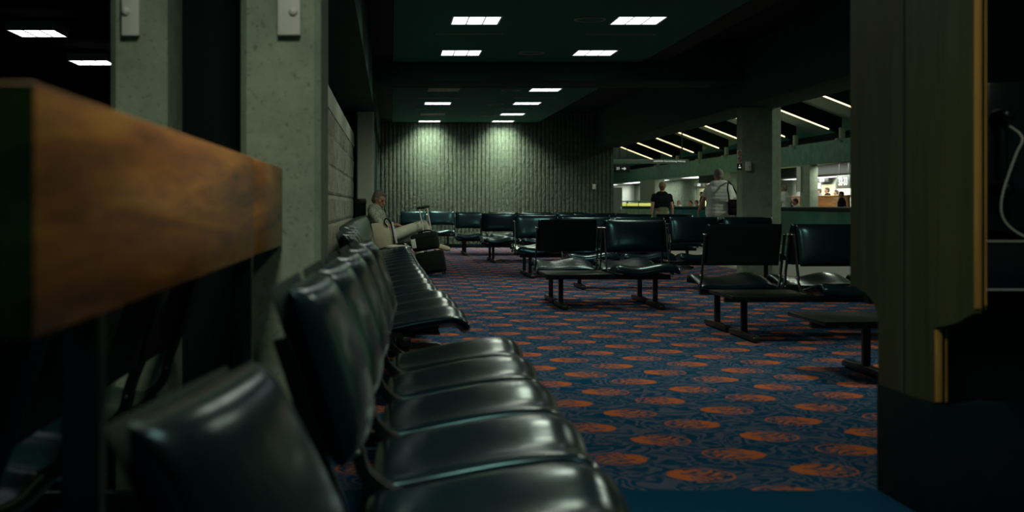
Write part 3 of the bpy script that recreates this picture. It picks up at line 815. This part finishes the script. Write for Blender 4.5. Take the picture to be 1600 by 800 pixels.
def gate_light(x0, x1, y0, y1, z, wt, lab):
    t = thing('gate_ceiling_light', lab, 'ceiling light', ((x0+x1)/2, (y0+y1)/2, z), 0, 'ceiling lights of the gate rooms')
    hx, hy = (x1-x0)/2, (y1-y0)/2
    part('diffuser', lambda b: box(b, (-hx+.04, -hy+.04, -.02), (hx-.04, hy-.04, 0)), 'lamp', t)
    part('frame', lambda b: [box(b, (-hx, -hy, -.025), (hx, -hy+.04, .0)), box(b, (-hx, hy-.04, -.025), (hx, hy, .0)), box(b, (-hx, -hy+.04, -.025), (-hx+.04, hy-.04, .0)), box(b, (hx-.04, -hy+.04, -.025), (hx, hy-.04, .0))], 'white', t)
    ld = bpy.data.lights.new('lamp_light', 'AREA'); ld.shape = 'RECTANGLE'; ld.size = 2*hx; ld.size_y = 2*hy; ld.energy = wt; ld.color = (.97, 1, .86)
    lo = bpy.data.objects.new('lamp_light', ld); COL.objects.link(lo); lo.parent = t; lo.location = (0, 0, -.03)
gate_light(16.3, 16.9, 46.6, 54, 2.745, W_GATE*2.2, 'long bright ceiling light above the wooden counter')
gate_light(16.6, 17.2, 62, 64.4, 2.745, W_GATE*.6, 'short bright ceiling light right of the big column')
gate_light(17.6, 18.6, 70, 78, 2.745, W_GATE*3.5, 'ceiling light over the white wall behind the walking man')
gate_light(17.6, 18.4, 84, 98, 2.745, W_GATE*1.6, 'ceiling light in front of the ribbed gate wall')
gate_light(17.6, 18.4, 103, 116, 2.745, W_GATE*3, 'ceiling light over the grey gate wall by the ribbed wall end')
gate_light(18.2, 18.9, 50, 60, 2.295, W_GATE*1.3, 'ceiling light over the yellow double door')
def gate_col(y0, y1, label):
    slab('column', (XB-.05, y0, 0), (XB+.55, y1, 2.6), 'concrete', label, 'column', .01)
gate_col(76.0, 80.5, 'concrete gate column behind the woman in black')
slab('column', (XB-.05, 47.85, 0), (XB+.26, 49.0, 2.6), 'concrete', 'dark concrete gate column left of the wooden counter', 'column', .01)
gate_col(59.3, 60.4, 'concrete gate post beside the walking man')
# sign boards over the doors
def board(y0, y1, z0, z1, x, lab, txt, size, mat='signdark', red=False):
    t = thing('gate_sign', lab, 'sign', (x, (y0+y1)/2, z0))
    hy = (y1-y0)/2; h = z1-z0
    part('panel', lambda b: box(b, (0, -hy, 0), (.08, hy, h), .01), mat, t)
    text_obj('lettering', txt, size, 'signtext', t, (-.006, 0, h/2), (PI/2, 0, -PI/2), .003)
    return t
board(55.4, 57.0, 2.08, 2.32, XW-.28, 'dark sign board over the yellow double door', '16 51', .30)
board(47.7, 49.15, 1.72, 2.22, 17.1, 'gate number sign with white digits 32-33', '32-33', .42, 'signmid')
part('hanger', lambda b: [box(b, (.03, y-.015, .50), (.05, y+.015, 1.03)) for y in (-.5, .5)], 'metal', bpy.data.objects['gate_sign.001'])
board(77.4, 79.9, 2.20, 2.45, XW-.28, 'dark sign board over the yellow door by the walking man', 'GATES', .26)
t = thing('exit_sign', 'small red lit sign above the dark board by the walking man', 'sign', (XW-.3, 77.9, 2.47))
part('panel', lambda b: box(b, (0, -.42, 0), (.06, .42, .22), .01), 'exitred', t)
part('hanger', lambda b: box(b, (.02, -.02, .22), (.04, .02, .30)), 'metal', t)
t = thing('notice_board', 'white notice on the column edge left of the wooden counter', 'sign', (XB-.07, 49.0, 1.6))
part('panel', lambda b: box(b, (-.02, -.25, 0), (.02, .25, .95), .01), 'white2', t)
part('frame', lambda b: [box(b, (-.03, -.28, -.03), (.0, -.25, .98)), box(b, (-.03, .25, -.03), (.0, .28, .98))], 'alum', t)
# wooden counter
t = thing('gate_counter', 'orange wooden gate counter under the 32-33 sign', 'counter', (16.6, 50.5, 0))
part('front_panel', lambda b: box(b, (0, -4.0, .05), (.08, 4.0, 1.40), .01), 'counter', t)
part('counter_top', lambda b: box(b, (-.04, -4.0, 1.40), (.7, 4.0, 1.46), .012), 'counter', t)
part('kick', lambda b: box(b, (.05, -3.9, 0), (.6, 3.9, .06)), 'black', t)
# moving walkway balustrade
def balustrade(x, y0, y1, lab, mat, ztop):
    t = thing('walkway_balustrade', lab, 'balustrade', (x, y0, 0))
    L = y1-y0
    part('glass_panel', lambda b: box(b, (-.012, 0, .16), (.012, L, ztop-.09)), mat, t)
    part('handrail', lambda b: box(b, (-.045, -.2, ztop-.09), (.045, L+.2, ztop), .03), 'rail', t)
    part('skirt', lambda b: box(b, (-.09, 0, 0), (.09, L, .17), .01), 'alum', t)
    part('cover_strip', lambda b: box(b, (-.03, 0, ztop), (.03, L, ztop+.012)), 'steel', t)
    return t
balustrade(9.0, 24, 50.5, 'green glass walkway balustrade with a black handrail behind the walking pair', 'green_glass', 1.045)
t = thing('lit_panel_barrier', 'bright yellow lit barrier at the far walkway end left of the woman', 'barrier', (12.0, 58.8, 0))
part('panel', lambda b: box(b, (-.03, 0, .35), (.03, 9.2, 1.18), .01), 'yellow', t)
for y in (.05, 3.1, 6.2, 9.1): part('post', lambda b, y=y: box(b, (-.05, y-.04, 0), (.05, y+.04, 1.27), .008), 'metal', t)
part('top_rail', lambda b: box(b, (-.05, 0, 1.24), (.05, 9.2, 1.30), .01), 'alum', t)
# hanging walkway sign
t = thing('hanging_sign', 'long green hanging sign warning that the moving walkway ends', 'sign', (9.1, 45, 2.545))
part('panel', lambda b: box(b, (-1.35, -.04, 0), (1.36, .04, .155), .006), 'signgreen', t)
text_obj('lettering', 'CAUTION  End of Moving Walkway', .075, 'signtext', t, (.68, -.044, .085), (PI/2, 0, 0))
for x in (-1.07, 1.13): part('hanger', lambda b, x=x: box(b, (x-.02, -.02, .155), (x+.02, .02, ceil_z(9.1+x)-2.545)), 'metal', t)
t = thing('gate_arrow_sign', 'dark hanging sign with a white arrow under the green walkway sign', 'sign', (8.24, 46, 2.26))
part('panel', lambda b: box(b, (-.30, -.03, 0), (.34, .03, .30), .006), 'signdark', t)
text_obj('lettering', '33', .13, 'signtext', t, (-.09, -.034, .14), (PI/2, 0, 0))
part('arrow', lambda b: prism(b, [(.05, .125), (.13, .125), (.13, .085), (.21, .14), (.13, .195), (.13, .155), (.05, .155)], 'y', -.036, -.031), 'signtext', t)
part('hanger', lambda b: [box(b, (x-.012, -.01, .30), (x+.012, .01, ceil_z(8.24+x)-2.26)) for x in (-.2, .24)], 'metal', t)
t = thing('grey_cabinet', 'tall grey metal cabinet just past the end of the ribbed wall', 'cabinet', (6.55, 37.0, 0))
part('cabinet_body', lambda b: box(b, (-.22, -.25, 0), (.09, .25, 1.60), .01), 'gategrey', t)
part('door', lambda b: box(b, (-.20, -.265, .08), (.07, -.25, 1.55), .004), 'gategrey', t)
part('handle', lambda b: box(b, (.03, -.285, .85), (.05, -.265, 1.05), .003), 'alum', t)

# ------------------------------------------------------------------ people
def remesh(o, vox, smooth=4):
    m = o.modifiers.new('merge', 'REMESH'); m.mode = 'VOXEL'; m.voxel_size = vox; m.use_smooth_shade = True
    s = o.modifiers.new('soften', 'SMOOTH'); s.factor = .5; s.iterations = smooth
def basis(f, u):
    f = Vector(f).normalized(); u = Vector(u); u = (u - f*u.dot(f)).normalized()
    r = f.cross(u)                            # right-hand side of the figure
    return f, u, r
def at(o, f, u, r, a, b, c): return o + f*a + u*b + r*c
def rotm(f, u, r): return Matrix((r, f, u)).transposed()
def hand(bm, wrist, d, palm, thumb, curl=.5, s=1.0):
    """d: direction to the fingers, palm: palm normal, thumb: side the thumb is on"""
    d = Vector(d).normalized(); n = Vector(palm); n = (n - d*n.dot(d)).normalized(); t = Vector(thumb); t = (t - d*t.dot(d) - n*t.dot(n)).normalized()
    w = Vector(wrist)
    for k in (-.028, -.01, .01, .027): limb(bm, w + d*.01 + t*k*.6*s, w + d*.085*s + t*k*s, .013*s, .011*s, 8)
    for k, (L, off) in zip((.030, .010, -.010, -.029), ((.072, 0), (.080, .003), (.074, 0), (.058, -.006))):
        p = w + d*(.088+off)*s + t*k*s; a = 0; q = p
        for seg, fr in enumerate((.45, .32, .23)):
            a += curl*(.55 if seg == 0 else .75)
            dd = d*math.cos(a) + n*math.sin(a)
            q2 = q + dd*L*fr*s; limb(bm, q, q2, (.0095-.001*seg)*s, (.0088-.001*seg)*s, 8); q = q2
    p = w + d*.025*s + t*.03*s
    p2 = p + (d*.55 + t*.65 + n*.35).normalized()*.045*s; p3 = p2 + (d*.8 + t*.2 + n*.45).normalized()*.035*s
    limb(bm, p, p2, .0125*s, .011*s, 8); limb(bm, p2, p3, .011*s, .009*s, 8)
def head(bm, hc, f, u, s=1.0):
    f, u, r = basis(f, u); R = rotm(f, u, r)
    A = lambda a, b, c: at(hc, f, u, r, a*s, b*s, c*s)
    ball(bm, A(-.008, .025, 0), (.076*s, .096*s, .092*s), R)
    ball(bm, A(.022, -.045, 0), (.060*s, .068*s, .075*s), R)
    ball(bm, A(.058, -.092, 0), (.028*s, .026*s, .022*s), R)             # chin
    ball(bm, A(.078, .028, 0), (.050*s, .016*s, .014*s), R)              # brow
    limb(bm, A(.088, .012, 0), A(.112, -.024, 0), .011*s, .016*s, 8)     # nose
    for c in (-.012, .012): ball(bm, A(.096, -.027, c), (.009*s, .010*s, .008*s), R)
    ball(bm, A(.086, -.058, 0), (.026*s, .012*s, .012*s), R)             # mouth
    for c in (-1, 1):
        ball(bm, A(-.005, -.005, c*.077), (.010*s, .020*s, .032*s), R)   # ears
        ball(bm, A(.055, -.015, c*.042), (.022*s, .026*s, .022*s), R)    # cheeks
def face_parts(root, hc, f, u, s=1.0):
    f, u, r = basis(f, u); R = rotm(f, u, r)
    A = lambda a, b, c: at(hc, f, u, r, a*s, b*s, c*s)
    for c in (-1, 1):
        part('eye', lambda b: ball(b, A(.082, .004, c*.032), (.014*s, .009*s, .008*s), R), 'eye', root)
    part('lip', lambda b: ball(b, A(.092, -.060, 0), (.022*s, .010*s, .007*s), R), 'lips', root)
def hair(root, hc, f, u, s, mat, vox, style='short'):
    f, u, r = basis(f, u); R = rotm(f, u, r)
    A = lambda a, b, c: at(hc, f, u, r, a*s, b*s, c*s)
    bm = bmesh.new()
    ball(bm, A(-.020, .038, 0), (.084*s, .096*s, .094*s), R)
    ball(bm, A(-.048, -.012, 0), (.074*s, .060*s, .075*s), R)
    ball(bm, A(.035, .088, 0), (.060*s, .045*s, .034*s), R)
    for c in (-1, 1): ball(bm, A(-.012, .018, c*.066), (.019*s, .034*s, .045*s), R)
    if style == 'bun':
        ball(bm, A(-.098, .01, .012), (.040*s, .036*s, .040*s), R); ball(bm, A(-.05, -.045, 0), (.060*s, .05*s, .05*s), R)
    o = obj('hair', mesh('hair', bm, mat), root); remesh(o, vox, 2); return o
def figure(name, label, loc, J, cl, scale=1.0, vox=.010, group=None, fingers=True, rz=0, cat='person'):
    """J: joints in the figure's own space (metres); cl: clothes"""
    V = {k: Vector(v) for k, v in J.items() if k not in ('face', 'up', 'handL', 'handR')}
    root = thing(name, label, cat, loc, rz, group); root.scale = (scale,)*3
    f, u = J['face'], J['up']; fat = cl.get('build', 1.0)
    bm = bmesh.new()
    hip, ch, nk, hd = V['hip'], V['chest'], V['neck'], V['head']
    sl = (V['shR']-V['shL']).normalized(); hl = (V['hipR']-V['hipL']).normalized()
    # torso: a row of cross pieces from pelvis to shoulders
    for k in range(9):
        q = k/8; c = hip.lerp(ch, q/.6) if q < .6 else ch.lerp(nk - (nk-ch)*.28, (q-.6)/.4)
        wd = (.125 if q < .2 else .105 if q < .45 else .125 if q < .85 else .10)*fat; rr = (.105 if q < .3 else .10 if q < .85 else .075)*fat
        ax = hl.lerp(sl, q)
        limb(bm, c - ax*(wd-.03), c + ax*(wd-.03), rr, rr, 14)
    limb(bm, ch.lerp(nk, .75), hd - Vector(u).normalized()*.05, .062, .056, 12)
    limb(bm, V['shL'], V['shR'], .055, .055, 12)
    hs = cl.get('head', 1.0); head(bm, hd, f, u, hs)
    for s in 'LR':
        limb(bm, V['sh'+s], V['el'+s], .052, .041, 12); limb(bm, V['el'+s], V['wr'+s], .041, .028, 12)
        if fingers and 'hand'+s in J: hand(bm, V['wr'+s], *J['hand'+s])
        else: hand(bm, V['wr'+s], (V['wr'+s]-V['el'+s]), (0, -1, 0), (1, 0, 0), .4)
        limb(bm, V['hip'+s], V['kn'+s], .082, .056, 14); limb(bm, V['kn'+s], V['an'+s], .056, .038, 14)
        limb(bm, V['an'+s], V['to'+s], .036, .030, 10)
    b = obj('body', mesh('body', bm, cl.get('skin', 'skin')), root); remesh(b, vox, 3)
    face_parts(root, hd, f, u, hs)
    hair(root, hd, f, u, hs, cl['hair'], vox, cl.get('style', 'short'))
    # shirt
    bm = bmesh.new(); g = .026
    for k in range(cl.get('hem', 0), 9):
        q = k/8; c = hip.lerp(ch, q/.6) if q < .6 else ch.lerp(nk - (nk-ch)*.22, (q-.6)/.4)
        wd = (.128 if q < .2 else .115 if q < .45 else .13 if q < .85 else .10)*fat; rr = (.108 if q < .3 else .105 if q < .85 else .075)*fat + g
        ax = hl.lerp(sl, q)
        limb(bm, c - ax*(wd-.03), c + ax*(wd-.03), rr, rr, 14)
    limb(bm, V['shL'], V['shR'], .068, .068, 12)
    for s in 'LR':
        e = V['sh'+s].lerp(V['el'+s], cl.get('sleeve', .75))
        limb(bm, V['sh'+s], e, .070, cl.get('cuff', .066), 14, True, False)
        if cl.get('sleeve', .75) > .99:
            limb(bm, V['el'+s], V['el'+s].lerp(V['wr'+s], .85), .062, .048, 14, True, False)
    if cl.get('collar', True): limb(bm, ch.lerp(nk, .72), nk.lerp(hd, .22), .085, .068, 14, False, False)
    o = obj('shirt', mesh('shirt', bm, cl['shirt']), root); remesh(o, vox, 3)
    # trousers
    bm = bmesh.new()
    limb(bm, hip - hl*.075*fat, hip + hl*.075*fat, .122*fat, .122*fat, 16)
    rs = cl.get('rise', .07)
    for q in (.35, .7, 1.0): limb(bm, hip + (ch-hip).normalized()*rs*q - hl*.068*fat, hip + (ch-hip).normalized()*rs*q + hl*.068*fat, .116*fat, .116*fat, 14)
    for s in 'LR':
        limb(bm, V['hip'+s], V['kn'+s], .100, .076, 16)
        limb(bm, V['kn'+s], V['kn'+s].lerp(V['an'+s], .93), .075, .064, 16, True, False)
    o = obj('trousers', mesh('trousers', bm, cl['trousers']), root); remesh(o, vox, 3)
    for s in 'LR':
        bm = bmesh.new(); d = (V['to'+s]-V['an'+s]); dn = d.normalized()
        sh = (V['an'+s]-V['kn'+s]).normalized()
        limb(bm, V['an'+s] + sh*.02 - dn*.03, V['to'+s] + sh*.012, .046, .043, 12); limb(bm, V['an'+s] - sh*.02, V['an'+s] + sh*.02, .046, .048, 12)
        limb(bm, V['an'+s].lerp(V['to'+s], .5) + sh*.01, V['to'+s] + dn*.03 + sh*.012, .044, .034, 12)
        o = obj('shoe', mesh('shoe', bm, cl.get('shoe', 'brownshoe')), root); remesh(o, min(vox, .009), 2)
    return root
# seated man with crossed legs, facing +X, head bent
man = dict(hip=(-.07, 0, .575), chest=(-.19, 0, .815), neck=(-.255, 0, 1.025), head=(-.175, -.03, 1.150), face=(.74, -.55, -.38), up=(.40, -.05, .9),
    shL=(-.275, .19, .945), shR=(-.275, -.19, .945), elL=(-.11, .25, .70), elR=(-.10, -.26, .69), wrL=(.05, .06, .745), wrR=(.03, -.09, .765),
    handL=((.9, -.35, .1), (0, -.4, -.9), (.2, -.9, .3), .7), handR=((.85, .45, .05), (0, .5, -.9), (.3, .8, .4), .7),
    hipL=(-.06, .09, .55), hipR=(-.06, -.09, .56), knR=(.50, -.02, .765), anR=(.70, .05, .455), toR=(.86, .06, .405),
    knL=(.42, .12, .565), anL=(.47, .12, .10), toL=(.64, .14, .055))
figure('person', 'grey-haired man in a pale print shirt seated with crossed legs beside the suitcases', (-.01, 20.2, 0), man,
       dict(shirt='shirt', trousers='khaki', hair='greyhair', shoe='shoe', sleeve=.92, build=1.14, head=1.10), 1.03, .009)
def standing(arms='down', lean=0, turn=0):
    return dict(hip=(0, 0, .93), chest=(0, -.01, 1.25), neck=(0, .0, 1.49), head=(turn*.04, .02, 1.635), face=(turn, 1, -.05), up=(0, 0, 1),
        shL=(-.19, 0, 1.40), shR=(.19, 0, 1.40), elL=(-.25, -.03, 1.12), elR=(.25, -.03, 1.12), wrL=(-.27, .04, .88), wrR=(.27, .05, .88),
        handL=((0, .1, -1), (.9, 0, 0), (0, 1, 0), .4), handR=((0, .1, -1), (-.9, 0, 0), (0, 1, 0), .4),
        hipL=(-.09, 0, .90), hipR=(.09, 0, .90), knL=(-.10, .06, .50), knR=(.11, -.02, .49), anL=(-.10, .02, .09), anR=(.12, -.16, .12),
        toL=(-.12, .18, .045), toR=(.13, -.01, .045))
w_j = standing(turn=.35)
figure('person', 'woman in a black t-shirt and khaki trousers walking away in front of the yellow barrier', (6.18, 29.2, 0), w_j,
       dict(shirt='blackcloth', trousers='olive', hair='brownhair', skin='skin2', style='bun', sleeve=.50, collar=False, build=.88, hem=4, rise=.20, shoe='brownshoe'), .925, .011, rz=.05)
m_j = standing(turn=-.30); m_j['elL'] = (-.30, .02, 1.15); m_j['wrL'] = (-.36, .12, .92); m_j['elR'] = (.27, .02, 1.13); m_j['wrR'] = (.30, .12, .92)
figure('person', 'grey-haired man in a white shirt with a shoulder bag walking away beside the big column', (6.33, 24.7, 0), m_j,
       dict(shirt='polo', trousers='blackcloth', hair='greyhair', sleeve=.72, build=1.12, low=True, cuff=.078), 1.02, .011)
t = thing('shoulder_bag', 'black shoulder bag on the right hip of the walking man in white', 'bag', (6.63, 24.62, .92))
def bagbody(b):
    box(b, (-.17, -.09, -.02), (.17, .09, .27), .04, 3)
part('bag_body', bagbody, 'bagblack', t)
part('flap', lambda b: box(b, (-.165, -.105, .12), (.165, -.085, .285), .015), 'bagblack', t)
part('pocket', lambda b: box(b, (-.12, -.125, .0), (.12, -.09, .11), .015), 'bagblack', t)
part('strap', lambda b: tube(b, catmull([(-.15, -.09, .25), (-.17, -.13, .36), (-.20, -.165, .48), (-.17, -.10, .60), (-.13, 0, .62), (-.04, .10, .55), (.05, .12, .40), (.12, .06, .26)], 40), .016, 8), 'bagblack', t)
part('tag', lambda b: box(b, (.10, -.135, .06), (.16, -.127, .12), .006), 'white', t)
# people beyond the walkway
def far_seated():
    return dict(hip=(0, 0, .53), chest=(.02, 0, .82), neck=(.03, 0, 1.06), head=(-.02, 0, 1.20), face=(-1, 0, -.1), up=(0, 0, 1),
        shL=(.03, -.19, .98), shR=(.03, .19, .98), elL=(.02, -.24, .72), elR=(.02, .24, .72), wrL=(-.2, -.12, .62), wrR=(-.2, .12, .62),
        hipL=(0, -.09, .51), hipR=(0, .09, .51), knL=(-.44, -.11, .52), knR=(-.44, .11, .52), anL=(-.42, -.11, .09), anR=(-.42, .11, .09), toL=(-.58, -.11, .045), toR=(-.58, .11, .045))
def far_person(px, X, kind, sh, hr, lab, rz=0, tr='blackcloth', sc=1.0):
    Y = 2000*X/(px-611)
    J = far_seated() if kind == 'sit' else standing()
    figure('person', lab, (X, Y, .0), J, dict(shirt=sh, trousers=tr, hair=hr, build=1.0), sc, .022, 'people waiting beyond the walkway', rz=rz)
    return Y
far = [(1051, 14.6, 'sit', 'blackcloth', 'darkhair', 'dark-haired person in black seated in front of the ribbed gate wall'),
       (1061, 14.6, 'sit', 'whitecloth', 'greyhair', 'person in white seated in front of the ribbed gate wall'),
       (1080, 14.6, 'sit', 'olive', 'darkhair', 'dark-haired person in olive seated by the white gate wall'),
       (1089, 14.6, 'sit', 'blueshirt', 'darkhair', 'person in blue seated under the dark sign board'),
       (1234, 14.2, 'sit', 'blackcloth', 'darkhair', 'dark-clothed person seated right of the big column'),
       (1243.5, 14.2, 'sit', 'whitecloth', 'darkhair', 'person in white seated next to the gate column')]
for a in far: far_person(*a)
far_person(1097, 14.4, 'stand', 'blackcloth', 'darkhair', 'person in black standing left of the walking man in white', 1.2, sc=.97)
far_person(1226, 12.9, 'stand', 'whitecloth', 'greyhair', 'person in a white shirt standing at the edge of the big column', .6)
far_person(1280.5, 18.2, 'stand', 'blueshirt', 'darkhair', 'person in blue standing behind the counter by the yellow door', PI/2, sc=1.02)
far_person(1293, 18.2, 'stand', 'blackcloth', 'darkhair', 'person in black standing behind the middle of the counter', PI/2, sc=1.04)
far_person(1307, 18.0, 'stand', 'blackcloth', 'darkhair', 'shorter person behind the counter below the white wall', PI/2, sc=.97)
far_person(1315, 15.0, 'stand', 'blackcloth', 'darkhair', 'person in black standing in front of the wooden counter', PI/2, sc=.88)
for (x, y, n, lab) in ((14.55, 60.0, 7, 'far bench of black seats under the dark sign board'), (14.55, 63.4+1.2, 2, 'far short bench of black seats by the white gate wall'),
                    (14.15, 44.3, 2, 'far bench of black seats right of the big column')):
    pass
tandem('CCCCC', (14.6, 63.6, 0), -R90, 'far row of seats below the dark sign board across the concourse', G2)
tandem('CCCCC', (14.6, 67.6, 0), -R90, 'far row of seats below the ribbed gate wall across the concourse', G2)
tandem('CCCC', (14.2, 46.3, 0), -R90, 'far row of seats right of the big column across the concourse', G2)

# ------------------------------------------------------------------ luggage by the seated man
t = thing('roller_suitcase', 'black roller suitcase with its handle up on the carpet beside the seated man', 'suitcase', (.655, 19.75, .0), 0, None, (0, -.17, -.15))
part('case_body', lambda b: box(b, (-.21, -.14, .045), (.21, .14, .385), .03, 3), 'bagblack', t)
part('front_pocket', lambda b: box(b, (-.17, -.165, .08), (.17, -.13, .33), .02, 3), 'bagblack', t)
for x in (-.17, .17):
    part('wheel', lambda b: limb(b, (x-.015, .10, .03), (x+.015, .10, .03), .03, .03, 14, False, False), 'rail', t)
    part('foot', lambda b: box(b, (x-.02, -.12, .0), (x+.02, -.08, .05), .005), 'rail', t)
hd = part('pull_handle', lambda b: [limb(b, (x, .165, .30), (x, .165, 1.06), .011, .011, 10) for x in (-.062, .062)], 'steel', t)
part('grip', lambda b: limb(b, (-.085, .165, 1.075), (.085, .165, 1.075), .022, .022, 12), 'rail', hd)
part('clasp', lambda b: [box(b, (x-.015, -.10, .38), (x+.015, -.06, .405), .005) for x in (-.05, .10)], 'alum', t)
t = thing('travel_bag', 'black travel bag with a white tag stacked on the roller suitcase', 'bag', (.585, 19.72, .408), 0, None, (0, -.17, -.15))
part('bag_body', lambda b: box(b, (-.24, -.13, 0), (.17, .13, .27), .05, 3), 'bagblack', t)
part('carry_handle', lambda b: tube(b, catmull([(-.12, -.02, .25), (-.10, -.02, .285), (0, -.02, .30), (.08, -.02, .285), (.10, -.02, .25)], 20), .012, 8), 'bagblack', t)
part('zip', lambda b: box(b, (-.19, -.134, .20), (.12, -.128, .212)), 'metal', t)
part('name_tag', lambda b: box(b, (-.235, -.145, .06), (-.165, -.137, .20), .004), 'paper', t)
part('buckle', lambda b: [box(b, (x, -.05, .26), (x+.035, .0, .285), .004) for x in (-.02, .10)], 'alum', t)
t = thing('tote_bag', 'beige canvas tote bag propped against the backrest beside the seated man', 'bag', (-.085, 19.45, .452), 0, None, (0, -.20, 0))
def tote(b):
    prism(b, [(-.155, 0), (.13, 0), (.12, .36), (-.145, .40)], 'y', -.09, .09, .02)
part('bag_body', tote, 'canvas', t)
part('strap', lambda b: tube(b, catmull([(.10, -.095, .30), (.06, -.10, .38), (.10, -.10, .43), (.15, -.10, .36), (.155, -.10, .22), (.14, -.10, .04)], 30), .011, 8), 'bagblack', t)
part('webbing', lambda b: box(b, (.165, -.106, .03), (.195, -.098, .36), .003), 'whitecloth', t)
t = thing('newspaper', 'folded newspaper lying on the seat in front of the tote bag', 'newspaper', (.09, 19.05, .468), .3)
def paper(b):
    for i in range(4):
        prism(b, [(-.17+.01*i, .003*i*2), (.0, .014+.006*i), (.19-.015*i, .004+.006*i), (.19-.015*i, .007+.006*i), (.0, .018+.006*i), (-.17+.01*i, .003+.006*i)], 'y', -.12+.01*i, .12-.006*i)
part('pages', paper, 'paper', t)
